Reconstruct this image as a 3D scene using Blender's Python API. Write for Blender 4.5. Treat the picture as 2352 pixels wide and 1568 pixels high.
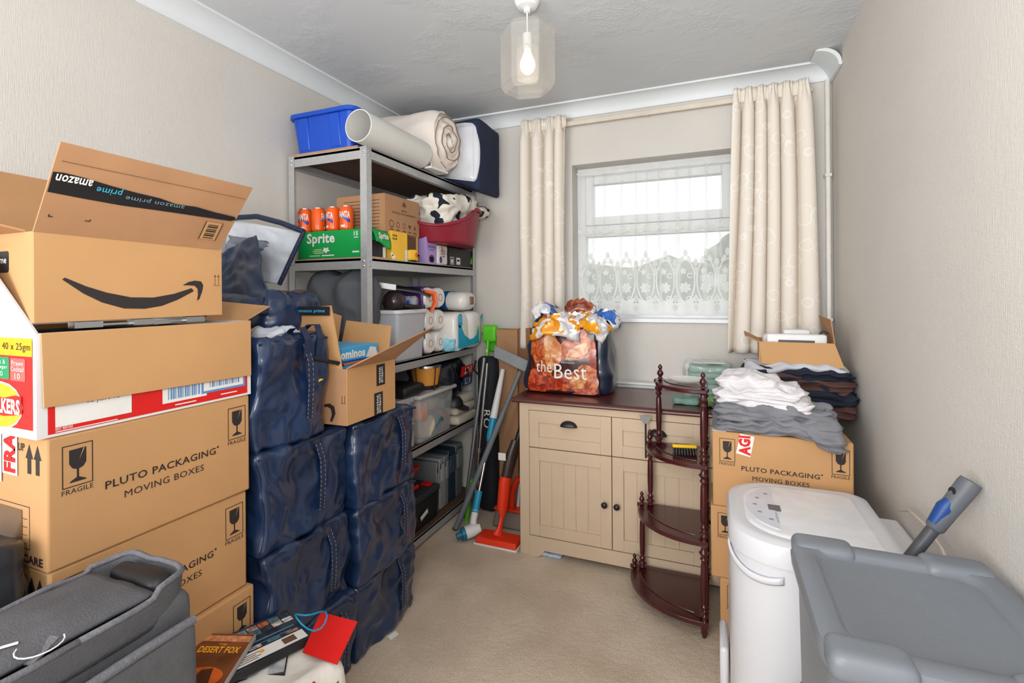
import bpy, bmesh, math, random
from mathutils import Vector, Matrix, noise, Euler
random.seed(7)
for o in list(bpy.data.objects): bpy.data.objects.remove(o, do_unlink=True)
S = bpy.context.scene
C = S.collection
PI = math.pi
rad = math.radians

# ------------------------------------------------------------------ camera
cam = bpy.data.cameras.new('camera'); co = bpy.data.objects.new('camera', cam); C.objects.link(co)
cam.sensor_width = 36; cam.lens = 1133 / 2352 * 36; cam.shift_y = -109 / 2352; cam.clip_start = .02; cam.clip_end = 200
co.matrix_world = Matrix.Translation((0, 0, 1.35)) @ Matrix.Rotation(rad(22.32), 4, 'Z') @ Matrix.Rotation(PI / 2, 4, 'X') @ Matrix.Rotation(-.0075, 4, 'Z')
S.camera = co
# ------------------------------------------------------------------ world: bright overcast sky
W = bpy.data.worlds.new('overcast'); S.world = W; W.use_nodes = True
bg = W.node_tree.nodes['Background']; bg.inputs[0].default_value = (.93, .97, 1, 1); bg.inputs[1].default_value = 1.0
# ------------------------------------------------------------------ the photographer's flash, above and behind the camera
fl = bpy.data.lights.new('flash', 'AREA'); fl.energy = 5.5; fl.size = .25; fl.color = (1, .97, .93)
fo = bpy.data.objects.new('flash', fl); C.objects.link(fo); fo.location = (-.1, -.3, 1.8)
fo.rotation_euler = (Vector((-.5, 2.4, 1.35)) - fo.location).to_track_quat('-Z', 'Y').to_euler()
# added upward fill lamp, aimed at the ceiling to brighten it
bl = bpy.data.lights.new('ceiling_fill', 'AREA'); bl.energy = 18; bl.size = .3; bl.color = (.95, .98, 1)
bo = bpy.data.objects.new('ceiling_fill', bl); C.objects.link(bo); bo.location = (.0, -.3, 1.5); bo.rotation_euler = (Vector((.1, .35, 2.5)) - bo.location).to_track_quat('-Z', 'Y').to_euler()
# ------------------------------------------------------------------ added soft fill lamp outside the open end of the room, behind the camera
dl = bpy.data.lights.new('rear_fill', 'AREA'); dl.energy = 48; dl.shape = 'RECTANGLE'; dl.size = 1.6; dl.size_y = 1.6; dl.color = (1, .985, .97)
do_ = bpy.data.objects.new('rear_fill', dl); C.objects.link(do_); do_.location = (-1.55, -2.1, 1.45)
do_.rotation_euler = (Vector((.3, 2.4, 1.4)) - do_.location).to_track_quat('-Z', 'Y').to_euler()
# ------------------------------------------------------------------ exposure
S.view_settings.view_transform = 'Standard'; S.view_settings.look = 'None'; S.view_settings.gamma = 1
S.view_settings.use_curve_mapping = False; S.view_settings.exposure = 0.72

# ================================================================== helpers
def lin(c):
    f = lambda t: (t / 255 / 12.92) if t <= 10.3 else ((t / 255 + .055) / 1.055) ** 2.4
    return (f(c[0]), f(c[1]), f(c[2]), 1)
MATS = {}
def M(name, col, rough=.6, metal=0, var=.06, scale=14, bump=0, bscale=60, alpha=1, coat=0, spec=.5, trans=0, ior=1.45, stretch=(1, 1, 1), emit=None, estr=0, detail=3, bdist=.01):
    if name in MATS: return MATS[name]
    m = bpy.data.materials.new(name); m.use_nodes = True; MATS[name] = m
    nt = m.node_tree; b = nt.nodes['Principled BSDF']; L = nt.links
    c = lin(col)
    b.inputs['Roughness'].default_value = rough; b.inputs['Metallic'].default_value = metal
    b.inputs['Specular IOR Level'].default_value = spec; b.inputs['Coat Weight'].default_value = coat
    b.inputs['Coat Roughness'].default_value = .15
    b.inputs['Alpha'].default_value = alpha; b.inputs['Transmission Weight'].default_value = trans; b.inputs['IOR'].default_value = ior
    tc = nt.nodes.new('ShaderNodeTexCoord'); mp = nt.nodes.new('ShaderNodeMapping'); mp.inputs['Scale'].default_value = stretch
    L.new(tc.outputs['Object'], mp.inputs['Vector'])
    if var:
        n = nt.nodes.new('ShaderNodeTexNoise'); n.inputs['Scale'].default_value = scale; n.inputs['Detail'].default_value = detail
        L.new(mp.outputs[0], n.inputs['Vector'])
        r = nt.nodes.new('ShaderNodeValToRGB')
        r.color_ramp.elements[0].position = .3; r.color_ramp.elements[1].position = .7
        r.color_ramp.elements[0].color = tuple(min(1, x * (1 - var)) for x in c[:3]) + (1,)
        r.color_ramp.elements[1].color = tuple(min(1, x * (1 + var)) for x in c[:3]) + (1,)
        L.new(n.outputs['Fac'], r.inputs[0]); L.new(r.outputs[0], b.inputs['Base Color'])
    else: b.inputs['Base Color'].default_value = c
    if bump:
        n2 = nt.nodes.new('ShaderNodeTexNoise'); n2.inputs['Scale'].default_value = bscale; n2.inputs['Detail'].default_value = 4
        L.new(mp.outputs[0], n2.inputs['Vector'])
        bp = nt.nodes.new('ShaderNodeBump'); bp.inputs['Strength'].default_value = bump; bp.inputs['Distance'].default_value = bdist
        L.new(n2.outputs['Fac'], bp.inputs['Height']); L.new(bp.outputs[0], b.inputs['Normal'])
    if emit: b.inputs['Emission Color'].default_value = lin(emit); b.inputs['Emission Strength'].default_value = estr
    return m
def nodes(m): return m.node_tree, m.node_tree.nodes['Principled BSDF']

class MB:
    def __init__(s): s.v = []; s.f = []
    def add(s, vs, fs, T=None):
        k = len(s.v)
        s.v += [tuple(T @ Vector(p)) if T is not None else tuple(p) for p in vs]
        s.f += [tuple(i + k for i in f) for f in fs]; return s
    def b(s, x0, x1, y0, y1, z0, z1, T=None):
        v = [(x0, y0, z0), (x1, y0, z0), (x1, y1, z0), (x0, y1, z0), (x0, y0, z1), (x1, y0, z1), (x1, y1, z1), (x0, y1, z1)]
        return s.add(v, [(3, 2, 1, 0), (4, 5, 6, 7), (0, 1, 5, 4), (1, 2, 6, 5), (2, 3, 7, 6), (3, 0, 4, 7)], T)
    def frus(s, a, bq, T=None):  # a,bq: (x0,x1,y0,y1,z)
        x0, x1, y0, y1, z = a; X0, X1, Y0, Y1, Z = bq
        v = [(x0, y0, z), (x1, y0, z), (x1, y1, z), (x0, y1, z), (X0, Y0, Z), (X1, Y0, Z), (X1, Y1, Z), (X0, Y1, Z)]
        return s.add(v, [(3, 2, 1, 0), (4, 5, 6, 7), (0, 1, 5, 4), (1, 2, 6, 5), (2, 3, 7, 6), (3, 0, 4, 7)], T)
    def tube(s, pts, r, n=10, T=None, flat=1):
        pts = [Vector(p) for p in pts]; k = len(pts); rr = r if isinstance(r, (list, tuple)) else [r] * k
        vs = []; fs = []; up = None
        for i, p in enumerate(pts):
            d = (pts[min(i + 1, k - 1)] - pts[max(i - 1, 0)]).normalized()
            if up is None: up = d.orthogonal().normalized()
            a = (up - d * up.dot(d)).normalized(); up = a; c = d.cross(a)
            for j in range(n):
                t = 2 * PI * j / n; vs.append(p + (a * math.cos(t) + c * math.sin(t) * flat) * rr[i])
        for i in range(k - 1):
            for j in range(n):
                fs.append((i * n + j, i * n + (j + 1) % n, (i + 1) * n + (j + 1) % n, (i + 1) * n + j))
        fs.append(tuple(reversed(range(n)))); fs.append(tuple(range((k - 1) * n, k * n)))
        return s.add(vs, fs, T)
    def lathe(s, prof, n=18, T=None, sx=1, sy=1):
        vs = []; fs = []; k = len(prof)
        for r, z in prof:
            for j in range(n):
                t = 2 * PI * j / n; vs.append((r * sx * math.cos(t), r * sy * math.sin(t), z))
        for i in range(k - 1):
            for j in range(n): fs.append((i * n + j, i * n + (j + 1) % n, (i + 1) * n + (j + 1) % n, (i + 1) * n + j))
        if prof[0][0] > 1e-5: fs.append(tuple(reversed(range(n))))
        if prof[-1][0] > 1e-5: fs.append(tuple(range((k - 1) * n, k * n)))
        return s.add(vs, fs, T)
    def prism(s, poly, h0, h1, T=None):
        n = len(poly); vs = [(p[0], p[1], h0) for p in poly] + [(p[0], p[1], h1) for p in poly]
        fs = [tuple(reversed(range(n))), tuple(range(n, 2 * n))] + [(i, (i + 1) % n, n + (i + 1) % n, n + i) for i in range(n)]
        return s.add(vs, fs, T)
    def poly(s, pts, T=None): return s.add(pts, [tuple(range(len(pts)))], T)
    def grid(s, fn, nu, nv, cu=False, T=None):
        vs = [fn(i / (nu if cu else nu - 1), j / (nv - 1)) for j in range(nv) for i in range(nu)]
        fs = []
        for j in range(nv - 1):
            for i in range(nu if cu else nu - 1):
                a = j * nu + i; b_ = j * nu + (i + 1) % nu; fs.append((a, b_, b_ + nu, a + nu))
        return s.add(vs, fs, T)
    def panel(s, a, b_, c, d, t):  # thick quad, t along normal (both halves)
        a, b_, c, d = map(Vector, (a, b_, c, d)); n = (b_ - a).cross(d - a).normalized() * t
        v = [a, b_, c, d, a + n, b_ + n, c + n, d + n]
        return s.add(v, [(3, 2, 1, 0), (4, 5, 6, 7), (0, 1, 5, 4), (1, 2, 6, 5), (2, 3, 7, 6), (3, 0, 4, 7)])
    def soft(s, sx, sy, sz, r=.03, n=12, amp=.01, freq=5, seed=0, ridge=False, oc=1, bulge=0, fn=None, T=None, flatbase=True):
        h = (sx / 2, sy / 2, sz / 2); fr = freq if isinstance(freq, tuple) else (freq,) * 3; r = min(r, min(h) * .98)
        vs = []; fs = []
        for ax in range(3):
            for sg in (-1, 1):
                u, w = (ax + 1) % 3, (ax + 2) % 3; k0 = len(vs)
                for j in range(n + 1):
                    for i in range(n + 1):
                        p = [0, 0, 0]; p[ax] = sg; p[u] = math.sin((i / n * 2 - 1) * PI / 2 * .97) / math.sin(PI / 2 * .97); p[w] = math.sin((j / n * 2 - 1) * PI / 2 * .97) / math.sin(PI / 2 * .97)
                        q = Vector((p[0] * h[0], p[1] * h[1], p[2] * h[2]))
                        inn = Vector([max(-(h[a] - r), min(h[a] - r, q[a])) for a in range(3)])
                        d = (q - inn); d = d.normalized() if d.length > 1e-9 else Vector((0, 0, 0))
                        q = inn + d * r
                        if bulge: q[ax] += sg * bulge * (1 - p[u] ** 2) * (1 - p[w] ** 2)
                        tot = 0
                        for oo in range(oc):
                            g = 2.17 ** oo
                            nn = noise.noise(Vector((q.x * fr[0] * g + seed * 3.1, q.y * fr[1] * g - seed * 1.7, q.z * fr[2] * g + seed)))
                            if ridge: nn = 1 - 2.6 * abs(nn)
                            tot += nn * .5 ** oo
                        q += d * amp * tot
                        q.z += h[2]
                        if flatbase and q.z < 0: q.z = 0
                        if fn: q = Vector(fn(q))
                        vs.append(q)
                for j in range(n):
                    for i in range(n):
                        a = k0 + j * (n + 1) + i; f = (a, a + 1, a + n + 2, a + n + 1)
                        fs.append(f if sg > 0 else tuple(reversed(f)))
        return s.add(vs, fs, T)
    def build(s, name, mat, parent=None, smooth=None, bevel=0, bseg=2, merge=False, solid=0, sub=0, nrm=False):
        me = bpy.data.meshes.new(name); me.from_pydata(s.v, [], s.f)
        if merge or nrm:
            bm = bmesh.new(); bm.from_mesh(me)
            if merge: bmesh.ops.remove_doubles(bm, verts=bm.verts, dist=1e-5)
            if nrm: bmesh.ops.recalc_face_normals(bm, faces=bm.faces)
            bm.to_mesh(me); bm.free()
        o = bpy.data.objects.new(name, me); C.objects.link(o)
        if parent: o.parent = parent
        if mat: me.materials.append(mat)
        if smooth:
            me.polygons.foreach_set('use_smooth', [True] * len(me.polygons)); me.set_sharp_from_angle(angle=rad(smooth))
        if bevel:
            q = o.modifiers.new('bevel', 'BEVEL'); q.width = bevel; q.segments = bseg; q.limit_method = 'ANGLE'; q.angle_limit = rad(40); q.harden_normals = False
            if not smooth: me.polygons.foreach_set('use_smooth', [True] * len(me.polygons)); me.set_sharp_from_angle(angle=rad(35))
        if solid:
            q = o.modifiers.new('solid', 'SOLIDIFY'); q.thickness = solid; q.offset = 0
        if sub:
            q = o.modifiers.new('sub', 'SUBSURF'); q.levels = sub; q.render_levels = sub
        return o

def tag(o, label, cat, group=None):
    o['label'] = label; o['category'] = cat
    if group: o['group'] = group
    return o
def thing(name, label, cat, loc=(0, 0, 0), rz=0, group=None, rot=None):
    o = bpy.data.objects.new(name, None); C.objects.link(o); o.empty_display_size = .05
    o.location = loc; o.rotation_euler = rot if rot else (0, 0, rz)
    return tag(o, label, cat, group)
def struct(o): o['kind'] = 'structure'; return o
def X(loc=(0, 0, 0), rx=0, ry=0, rz=0, s=1):
    return Matrix.Translation(loc) @ Euler((rx, ry, rz)).to_matrix().to_4x4() @ Matrix.Scale(s, 4)
# a flat print surface: origin + two directions; n = outward
class Face:
    def __init__(s, o, u, v, eps=.0006):
        s.o = Vector(o); s.u = Vector(u).normalized(); s.v = Vector(v); s.v = (s.v - s.u * s.v.dot(s.u)).normalized(); s.n = s.u.cross(s.v); s.e = eps
    def p(s, a, b, k=1): return s.o + s.u * a + s.v * b + s.n * s.e * k
    def polys(s, name, polys, mat, parent, k=1):
        m = MB()
        for q in polys: m.poly([s.p(a, b, k) for a, b in q])
        return m.build(name, mat, parent)
    def rect(s, name, r, mat, parent, k=1):
        return s.polys(name, [[(r[0], r[2]), (r[1], r[2]), (r[1], r[3]), (r[0], r[3])]], mat, parent, k)
    def text(s, body, r, mat, parent, k=2, rot=0, bold=.012, name='lettering', mirror=False):
        """text stretched into the rectangle r = (a0, a1, b0, b1); rot in quarter turns"""
        cu = bpy.data.curves.new('t', 'FONT'); cu.body = body; cu.offset = bold; cu.resolution_u = 2; cu.space_character = 1.05
        ob = bpy.data.objects.new('t', cu); me = bpy.data.meshes.new_from_object(ob)
        bpy.data.objects.remove(ob); bpy.data.curves.remove(cu)
        if not len(me.vertices): return None
        P = [(v.co.x, v.co.y) for v in me.vertices]
        for _ in range(rot % 4): P = [(-y, x) for x, y in P]
        if mirror: P = [(-x, y) for x, y in P]
        x0 = min(p[0] for p in P); x1 = max(p[0] for p in P); y0 = min(p[1] for p in P); y1 = max(p[1] for p in P)
        for v, (x, y) in zip(me.vertices, P):
            v.co = s.p(r[0] + (x - x0) / (x1 - x0) * (r[1] - r[0]), r[2] + (y - y0) / (y1 - y0) * (r[3] - r[2]), k)
        me.name = name; me.materials.clear(); me.materials.append(mat)
        o = bpy.data.objects.new(name, me); C.objects.link(o); o.parent = parent
        return o
def ring(r, w):  # rectangle outline r with line width w -> polys
    a0, a1, b0, b1 = r
    return [[(a0, b0), (a1, b0), (a1, b0 + w), (a0, b0 + w)], [(a0, b1 - w), (a1, b1 - w), (a1, b1), (a0, b1)],
            [(a0, b0 + w), (a0 + w, b0 + w), (a0 + w, b1 - w), (a0, b1 - w)], [(a1 - w, b0 + w), (a1, b0 + w), (a1, b1 - w), (a1 - w, b1 - w)]]
def rrect(x0, x1, y0, y1, r, n=6):
    out = []
    for cx, cy, a in ((x1 - r, y1 - r, 0), (x0 + r, y1 - r, 90), (x0 + r, y0 + r, 180), (x1 - r, y0 + r, 270)):
        for i in range(n + 1):
            t = rad(a + 90 * i / n); out.append((cx + r * math.cos(t), cy + r * math.sin(t)))
    return out
def circ(cx, cy, rx, ry=None, n=16, a0=0, a1=360):
    ry = ry or rx
    return [(cx + rx * math.cos(rad(a0 + (a1 - a0) * i / n)), cy + ry * math.sin(rad(a0 + (a1 - a0) * i / n))) for i in range(n if a1 - a0 == 360 else n + 1)]
def link_copy(o, parent=None):
    c = o.copy(); C.objects.link(c); c.parent = parent
    for ch in list(o.children): link_copy(ch, c)
    return c

# ================================================================== materials
CARD = M('cardboard', (192, 146, 98), .75, var=.04, scale=5, bump=.03, bscale=220)
CARD2 = M('cardboard_inner', (178, 134, 92), .8, var=.05, scale=9)
CARD3 = M('cardboard_greyed', (176, 132, 96), .8, var=.06, scale=9)
INK = M('black_print', (42, 36, 36), .6, var=0)
INK2 = M('faded_print', (105, 76, 55), .7, var=.1, scale=200)
WHITE = M('white_plastic', (226, 225, 224), .35, var=.02)
PAPER = M('white_paper', (228, 226, 222), .7, var=.03)
RED = M('red_print', (214, 22, 20), .5, var=.04)
TAPE = M('clear_tape', (205, 165, 118), .18, var=.05, coat=.5)
BLACKTAPE = M('black_tape', (30, 30, 34), .4, var=.1)
STEEL = M('galvanised_steel', (186, 187, 188), .42, metal=.5, var=.06, scale=60)
CHROME = M('polished_steel', (200, 202, 206), .18, metal=1, var=.04)
BLACK = M('black_plastic', (28, 29, 32), .4, var=.1)
DGREY = M('dark_grey_plastic', (70, 73, 78), .45, var=.06)
GREYP = M('grey_plastic', (138, 143, 149), .4, var=.03, scale=5, bump=.05, bscale=220)
MDF = M('brown_board', (92, 66, 52), .7, var=.15, scale=30)
NAVY = M('navy_plastic_weave', (21, 41, 72), .28, var=.3, scale=6, bump=.55, bscale=7, coat=.45, bdist=.02)
for _n in NAVY.node_tree.nodes:
    if _n.type == 'TEX_NOISE' and _n.inputs['Scale'].default_value == 7:
        _n.noise_type = 'RIDGED_MULTIFRACTAL'; _n.inputs['Roughness'].default_value = .45; _n.inputs['Distortion'].default_value = .6
NAVY2 = M('navy_strap', (26, 38, 66), .45, var=.15, scale=60, bump=.3, bscale=300)
TURQ = M('turquoise_plastic', (30, 148, 186), .35, var=.03)
REDP = M('red_orange_plastic', (234, 58, 26), .35, var=.04)
GREENP = M('lime_plastic', (96, 200, 40), .35, var=.05)
BLUEP = M('blue_plastic', (22, 74, 182), .33, var=.06, scale=4)
GOLD = M('yellow_plastic', (232, 184, 32), .5, var=.05)
CLEAR = M('clear_plastic', (225, 228, 230), .15, alpha=.38, var=0, spec=.6)
MAHOG = M('mahogany', (66, 20, 24), .25, var=.3, scale=6, stretch=(1, 6, 1), coat=.4)
CREAM = M('cream_paint', (198, 175, 149), .5, var=.025, scale=8, bump=.05, bscale=80)
# ================================================================== the room
XL, XR, YB, YF, HC = -1.95, .56, 2.95, -1.0, 2.5
def wallmat(name, col):
    m = M(name, col, .82, var=.02, scale=3, spec=.25); nt, b = nodes(m); L = nt.links
    tc = nt.nodes.new('ShaderNodeTexCoord'); hs = []
    for sc, st in ((60, (7, 7, .35)), (60, (.9, .9, 6))):
        mp = nt.nodes.new('ShaderNodeMapping'); mp.inputs['Scale'].default_value = st; L.new(tc.outputs['Object'], mp.inputs[0])
        n = nt.nodes.new('ShaderNodeTexNoise'); n.inputs['Scale'].default_value = sc; n.inputs['Detail'].default_value = 2; L.new(mp.outputs[0], n.inputs['Vector']); hs.append(n)
    ad = nt.nodes.new('ShaderNodeMath'); ad.operation = 'ADD'; L.new(hs[0].outputs['Fac'], ad.inputs[0]); L.new(hs[1].outputs['Fac'], ad.inputs[1])
    bp = nt.nodes.new('ShaderNodeBump'); bp.inputs['Strength'].default_value = .32; bp.inputs['Distance'].default_value = .004
    L.new(ad.outputs[0], bp.inputs['Height']); L.new(bp.outputs[0], b.inputs['Normal'])
    return m
WALL = wallmat('woven_wallpaper', (210, 205, 198))
def carpet():
    m = M('beige_carpet', (186, 165, 142), .95, var=0, spec=.1); nt, b = nodes(m); L = nt.links
    tc = nt.nodes.new('ShaderNodeTexCoord')
    def nz(sc, det):
        n = nt.nodes.new('ShaderNodeTexNoise'); n.inputs['Scale'].default_value = sc; n.inputs['Detail'].default_value = det; L.new(tc.outputs['Object'], n.inputs['Vector']); return n
    a, c, d = nz(220, 3), nz(2.6, 4), nz(40, 4)
    r = nt.nodes.new('ShaderNodeValToRGB'); r.color_ramp.elements[0].position = .34; r.color_ramp.elements[1].position = .6
    r.color_ramp.elements[0].color = lin((202, 182, 160)); r.color_ramp.elements[1].color = lin((224, 205, 184)); L.new(c.outputs['Fac'], r.inputs[0])
    r2 = nt.nodes.new('ShaderNodeValToRGB'); r2.color_ramp.elements[0].position = .3; r2.color_ramp.elements[1].position = .7
    r2.color_ramp.elements[0].color = (.72, .72, .72, 1); r2.color_ramp.elements[1].color = (1.1, 1.1, 1.1, 1); L.new(a.outputs['Fac'], r2.inputs[0])
    mx = nt.nodes.new('ShaderNodeMixRGB'); mx.blend_type = 'MULTIPLY'; mx.inputs[0].default_value = .8; L.new(r.outputs[0], mx.inputs[1]); L.new(r2.outputs[0], mx.inputs[2])
    L.new(mx.outputs[0], b.inputs['Base Color'])
    ad = nt.nodes.new('ShaderNodeMath'); ad.operation = 'ADD'; L.new(a.outputs['Fac'], ad.inputs[0]); L.new(d.outputs['Fac'], ad.inputs[1])
    bp = nt.nodes.new('ShaderNodeBump'); bp.inputs['Strength'].default_value = .7; bp.inputs['Distance'].default_value = .008; L.new(ad.outputs[0], bp.inputs['Height']); L.new(bp.outputs[0], b.inputs['Normal'])
    return m
def artex():
    m = M('artex_ceiling', (206, 209, 212), .5, var=.015, scale=2, spec=.35); nt, b = nodes(m); L = nt.links
    tc = nt.nodes.new('ShaderNodeTexCoord')
    n0 = nt.nodes.new('ShaderNodeTexNoise'); n0.inputs['Scale'].default_value = 4.2; n0.inputs['Detail'].default_value = 3; L.new(tc.outputs['Object'], n0.inputs['Vector'])
    n1 = nt.nodes.new('ShaderNodeTexNoise'); n1.inputs['Scale'].default_value = 22; n1.inputs['Detail'].default_value = 6; n1.inputs['Distortion'].default_value = 2.5; L.new(tc.outputs['Object'], n1.inputs['Vector'])
    rm = nt.nodes.new('ShaderNodeValToRGB'); rm.color_ramp.elements[0].position = .5; rm.color_ramp.elements[1].position = .66; L.new(n0.outputs['Fac'], rm.inputs[0])
    mu = nt.nodes.new('ShaderNodeMath'); mu.operation = 'MULTIPLY'; L.new(rm.outputs[0], mu.inputs[0]); L.new(n1.outputs['Fac'], mu.inputs[1])
    bp = nt.nodes.new('ShaderNodeBump'); bp.inputs['Strength'].default_value = .35; bp.inputs['Distance'].default_value = .012; L.new(mu.outputs[0], bp.inputs['Height']); L.new(bp.outputs[0], b.inputs['Normal'])
    return m
COVE = M('coving_white', (224, 228, 230), .5, var=.01)
UPVC = M('window_plastic', (232, 234, 236), .3, var=.01)
struct(MB().b(XL - .1, XR + .1, YF, YB + .3, -.06, 0).build('floor', carpet()))
struct(MB().b(XL - .1, XR + .1, YF, YB + .3, HC, HC + .06).build('ceiling', artex()))
struct(MB().b(XL - .1, XL, YF, YB + .3, 0, HC).build('wall_left', WALL))
struct(MB().b(XR, XR + .1, YF, YB + .3, 0, HC).build('wall_right', WALL))
WX0, WX1, WZ0, WZ1 = -.806, .15, 1.2, 2.138
struct(MB().b(XL, WX0, YB, YB + .3, 0, HC).b(WX1, XR, YB, YB + .3, 0, HC).b(WX0, WX1, YB, YB + .3, 0, WZ0).b(WX0, WX1, YB, YB + .3, WZ1, HC).build('wall_back', WALL))
# coving: thin concave plaster strip
def cove(name, T, length):
    prof = [(0, -.075), (.012, -.075)]
    for i in range(9):
        t = i / 8 * PI / 2; prof.append((.092 - .078 * math.cos(t), -.072 + .062 * math.sin(t)))
    prof += [(.097, -.010), (.097, 0), (0, 0)]
    m = MB(); n = len(prof); vs = [(p[0], 0, p[1]) for p in prof] + [(p[0], length, p[1]) for p in prof]
    m.add(vs, [(i, (i + 1) % n, n + (i + 1) % n, n + i) for i in range(n)] + [tuple(reversed(range(n))), tuple(range(n, 2 * n))], T)
    struct(m.build(name, COVE, smooth=30, nrm=True))
cove('trim_1', X((XL, YF, HC)), YB - YF)
cove('trim_2', X((XR, YB, HC), rz=PI / 2) @ Matrix.Rotation(PI, 4, 'Z') @ Matrix.Identity(4) if False else Matrix(((0, -1, 0, XR), (-1, 0, 0, YB), (0, 0, 1, HC), (0, 0, 0, 1))), XR - XL)
# the short stub of coving left on the right wall: a thin hollow shell
def stub():
    m = MB(); out = []; inn = []
    for i in range(13):
        t = i / 12 * PI / 2; out.append((.104 - .09 * math.cos(t), -.086 + .078 * math.sin(t)))
    out = [(0.002, -.088)] + out + [(.11, -.006)]
    inn = [(max(0, p[0] - .012), min(0, p[1] + .012)) for p in reversed(out)]
    pr = out + inn; n = len(pr); L = .23
    vs = [(XR - p[0], YB - L, HC + p[1]) for p in pr] + [(XR - p[0], YB, HC + p[1]) for p in pr]
    m.add(vs, [(i, (i + 1) % n, n + (i + 1) % n, n + i) for i in range(n)] + [tuple(reversed(range(n))), tuple(range(n, 2 * n))])
    struct(m.build('trim_3', COVE, smooth=30, nrm=True))
stub()
struct(MB().b(XL, XR, YB - .018, YB, 0, .1).build('baseboard_back', M('skirting_white', (220, 218, 212), .5)))
struct(MB().b(XL, XL + .018, YF, YB - .018, 0, .1).build('baseboard_left', MATS['skirting_white']))
struct(MB().b(XR - .018, XR, YF, YB - .018, 0, .1).build('baseboard_right', MATS['skirting_white']))

# window
win = bpy.data.objects.new('window_1', None); C.objects.link(win); struct(win); win.location = (0, 3.07, 0)
def bars(x0, x1, z0, z1, w, y0, y1):
    return MB().b(x0, x0 + w, y0, y1, z0, z1).b(x1 - w, x1, y0, y1, z0, z1).b(x0 + w, x1 - w, y0, y1, z0, z0 + w).b(x0 + w, x1 - w, y0, y1, z1 - w, z1)
bars(WX0, WX1, WZ0, WZ1, .055, 0, .07).build('window_frame', UPVC, win, bevel=.004)
MB().b(WX0 + .055, WX1 - .055, 0, .07, 1.705, 1.775).build('transom', UPVC, win, bevel=.004)
bars(WX0 + .057, WX1 - .057, 1.777, WZ1 - .057, .05, -.012, .05).build('opening_sash', UPVC, win, bevel=.004)
GL = M('window_glass', (235, 240, 240), .02, alpha=.12, var=0, spec=.5)
MB().b(WX0 + .108, WX1 - .108, .02, .026, 1.828, WZ1 - .108).build('pane', GL, win)
MB().b(WX0 + .056, WX1 - .056, .02, .026, 1.256, 1.704).build('pane', GL, win)
MB().b(-.42, -.40, -.02, -.012, 1.79, 1.83).build('window_handle', UPVC, win)
struct(MB().b(WX0, WX1, YB - .025, 3.07, WZ0 - .02, WZ0 + .003).build('trim_4', UPVC, bevel=.003))

# outside: hedge and trees far beyond the glass
LEAF = M('outdoor_foliage', (128, 134, 118), .9, var=.5, scale=3)
LEAF2 = M('outdoor_dark_foliage', (120, 128, 116), .9, var=.5, scale=4)
def bush(name, label, loc, s, mat, seed):
    m = MB(); m.soft(s[0], s[1], s[2], r=min(s) * .45, n=26, amp=.35, freq=1.6, seed=seed)
    o = m.build(name, mat, smooth=80, merge=True); o.location = loc; tag(o, label, 'shrub' if s[2] < 3 else 'tree')
bush('garden_hedge', 'grey green hedge seen through the lower window pane', (-1.2, 8.5, -.4), (9, 1.2, 2.2), LEAF, 2)
bush('garden_tree', 'dark treetop seen through the lower pane at its right side', (.9, 13, -.4), (2.0, 2.0, 3.3), LEAF2, 5)
bush('garden_tree', 'treetop seen through the window at its left side', (-4.6, 13, -.4), (1.6, 2.0, 3.9), LEAF2, 9)
gr = MB().b(-14, 14, YB + .32, 30, -.7, -.4).build('lawn', M('lawn_green', (96, 110, 70), .9, var=.3)); struct(gr)

# corner pipe
p = thing('wall_pipe', 'white painted vertical pipe in the right-hand corner of the room', 'pipe', (.535, 2.915, 0))
MB().tube([(0, 0, .02), (0, 0, 2.42)], .0125, 12).build('pipe', M('pipe_paint', (222, 218, 210), .45, var=.04, bump=.2), p, smooth=40)
for z in (.5, 1.2, 1.93):
    MB().b(-.016, .016, -.016, .03, z, z + .016).build('pipe_clip', MATS['pipe_paint'], p, bevel=.003)
# radiator behind the sideboard
p = thing('radiator', 'white panel radiator behind the sideboard, only its top edge showing', 'radiator', (0, 2.9, 0))
MB().b(-.8, .3, -.012, .016, .18, .825).build('panel', M('radiator_white', (222, 221, 218), .4), p, bevel=.006)
MB().b(-.8, .3, -.03, .035, .825, .84).build('top_grille', MATS['radiator_white'], p, bevel=.005)

# curtain rail
p = thing('curtain_rail', 'cream curtain rail above the window between the two curtains', 'curtain rail', (0, 2.9, 0))
MB().b(-1.12, .47, -.005, .012, 2.365, 2.392).build('rail', M('rail_cream', (216, 204, 188), .5), p, bevel=.003)
for x in (-1.0, -.35, .3): MB().b(x - .01, x + .01, .012, .05, 2.368, 2.388).build('bracket', MATS['rail_cream'], p)
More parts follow.
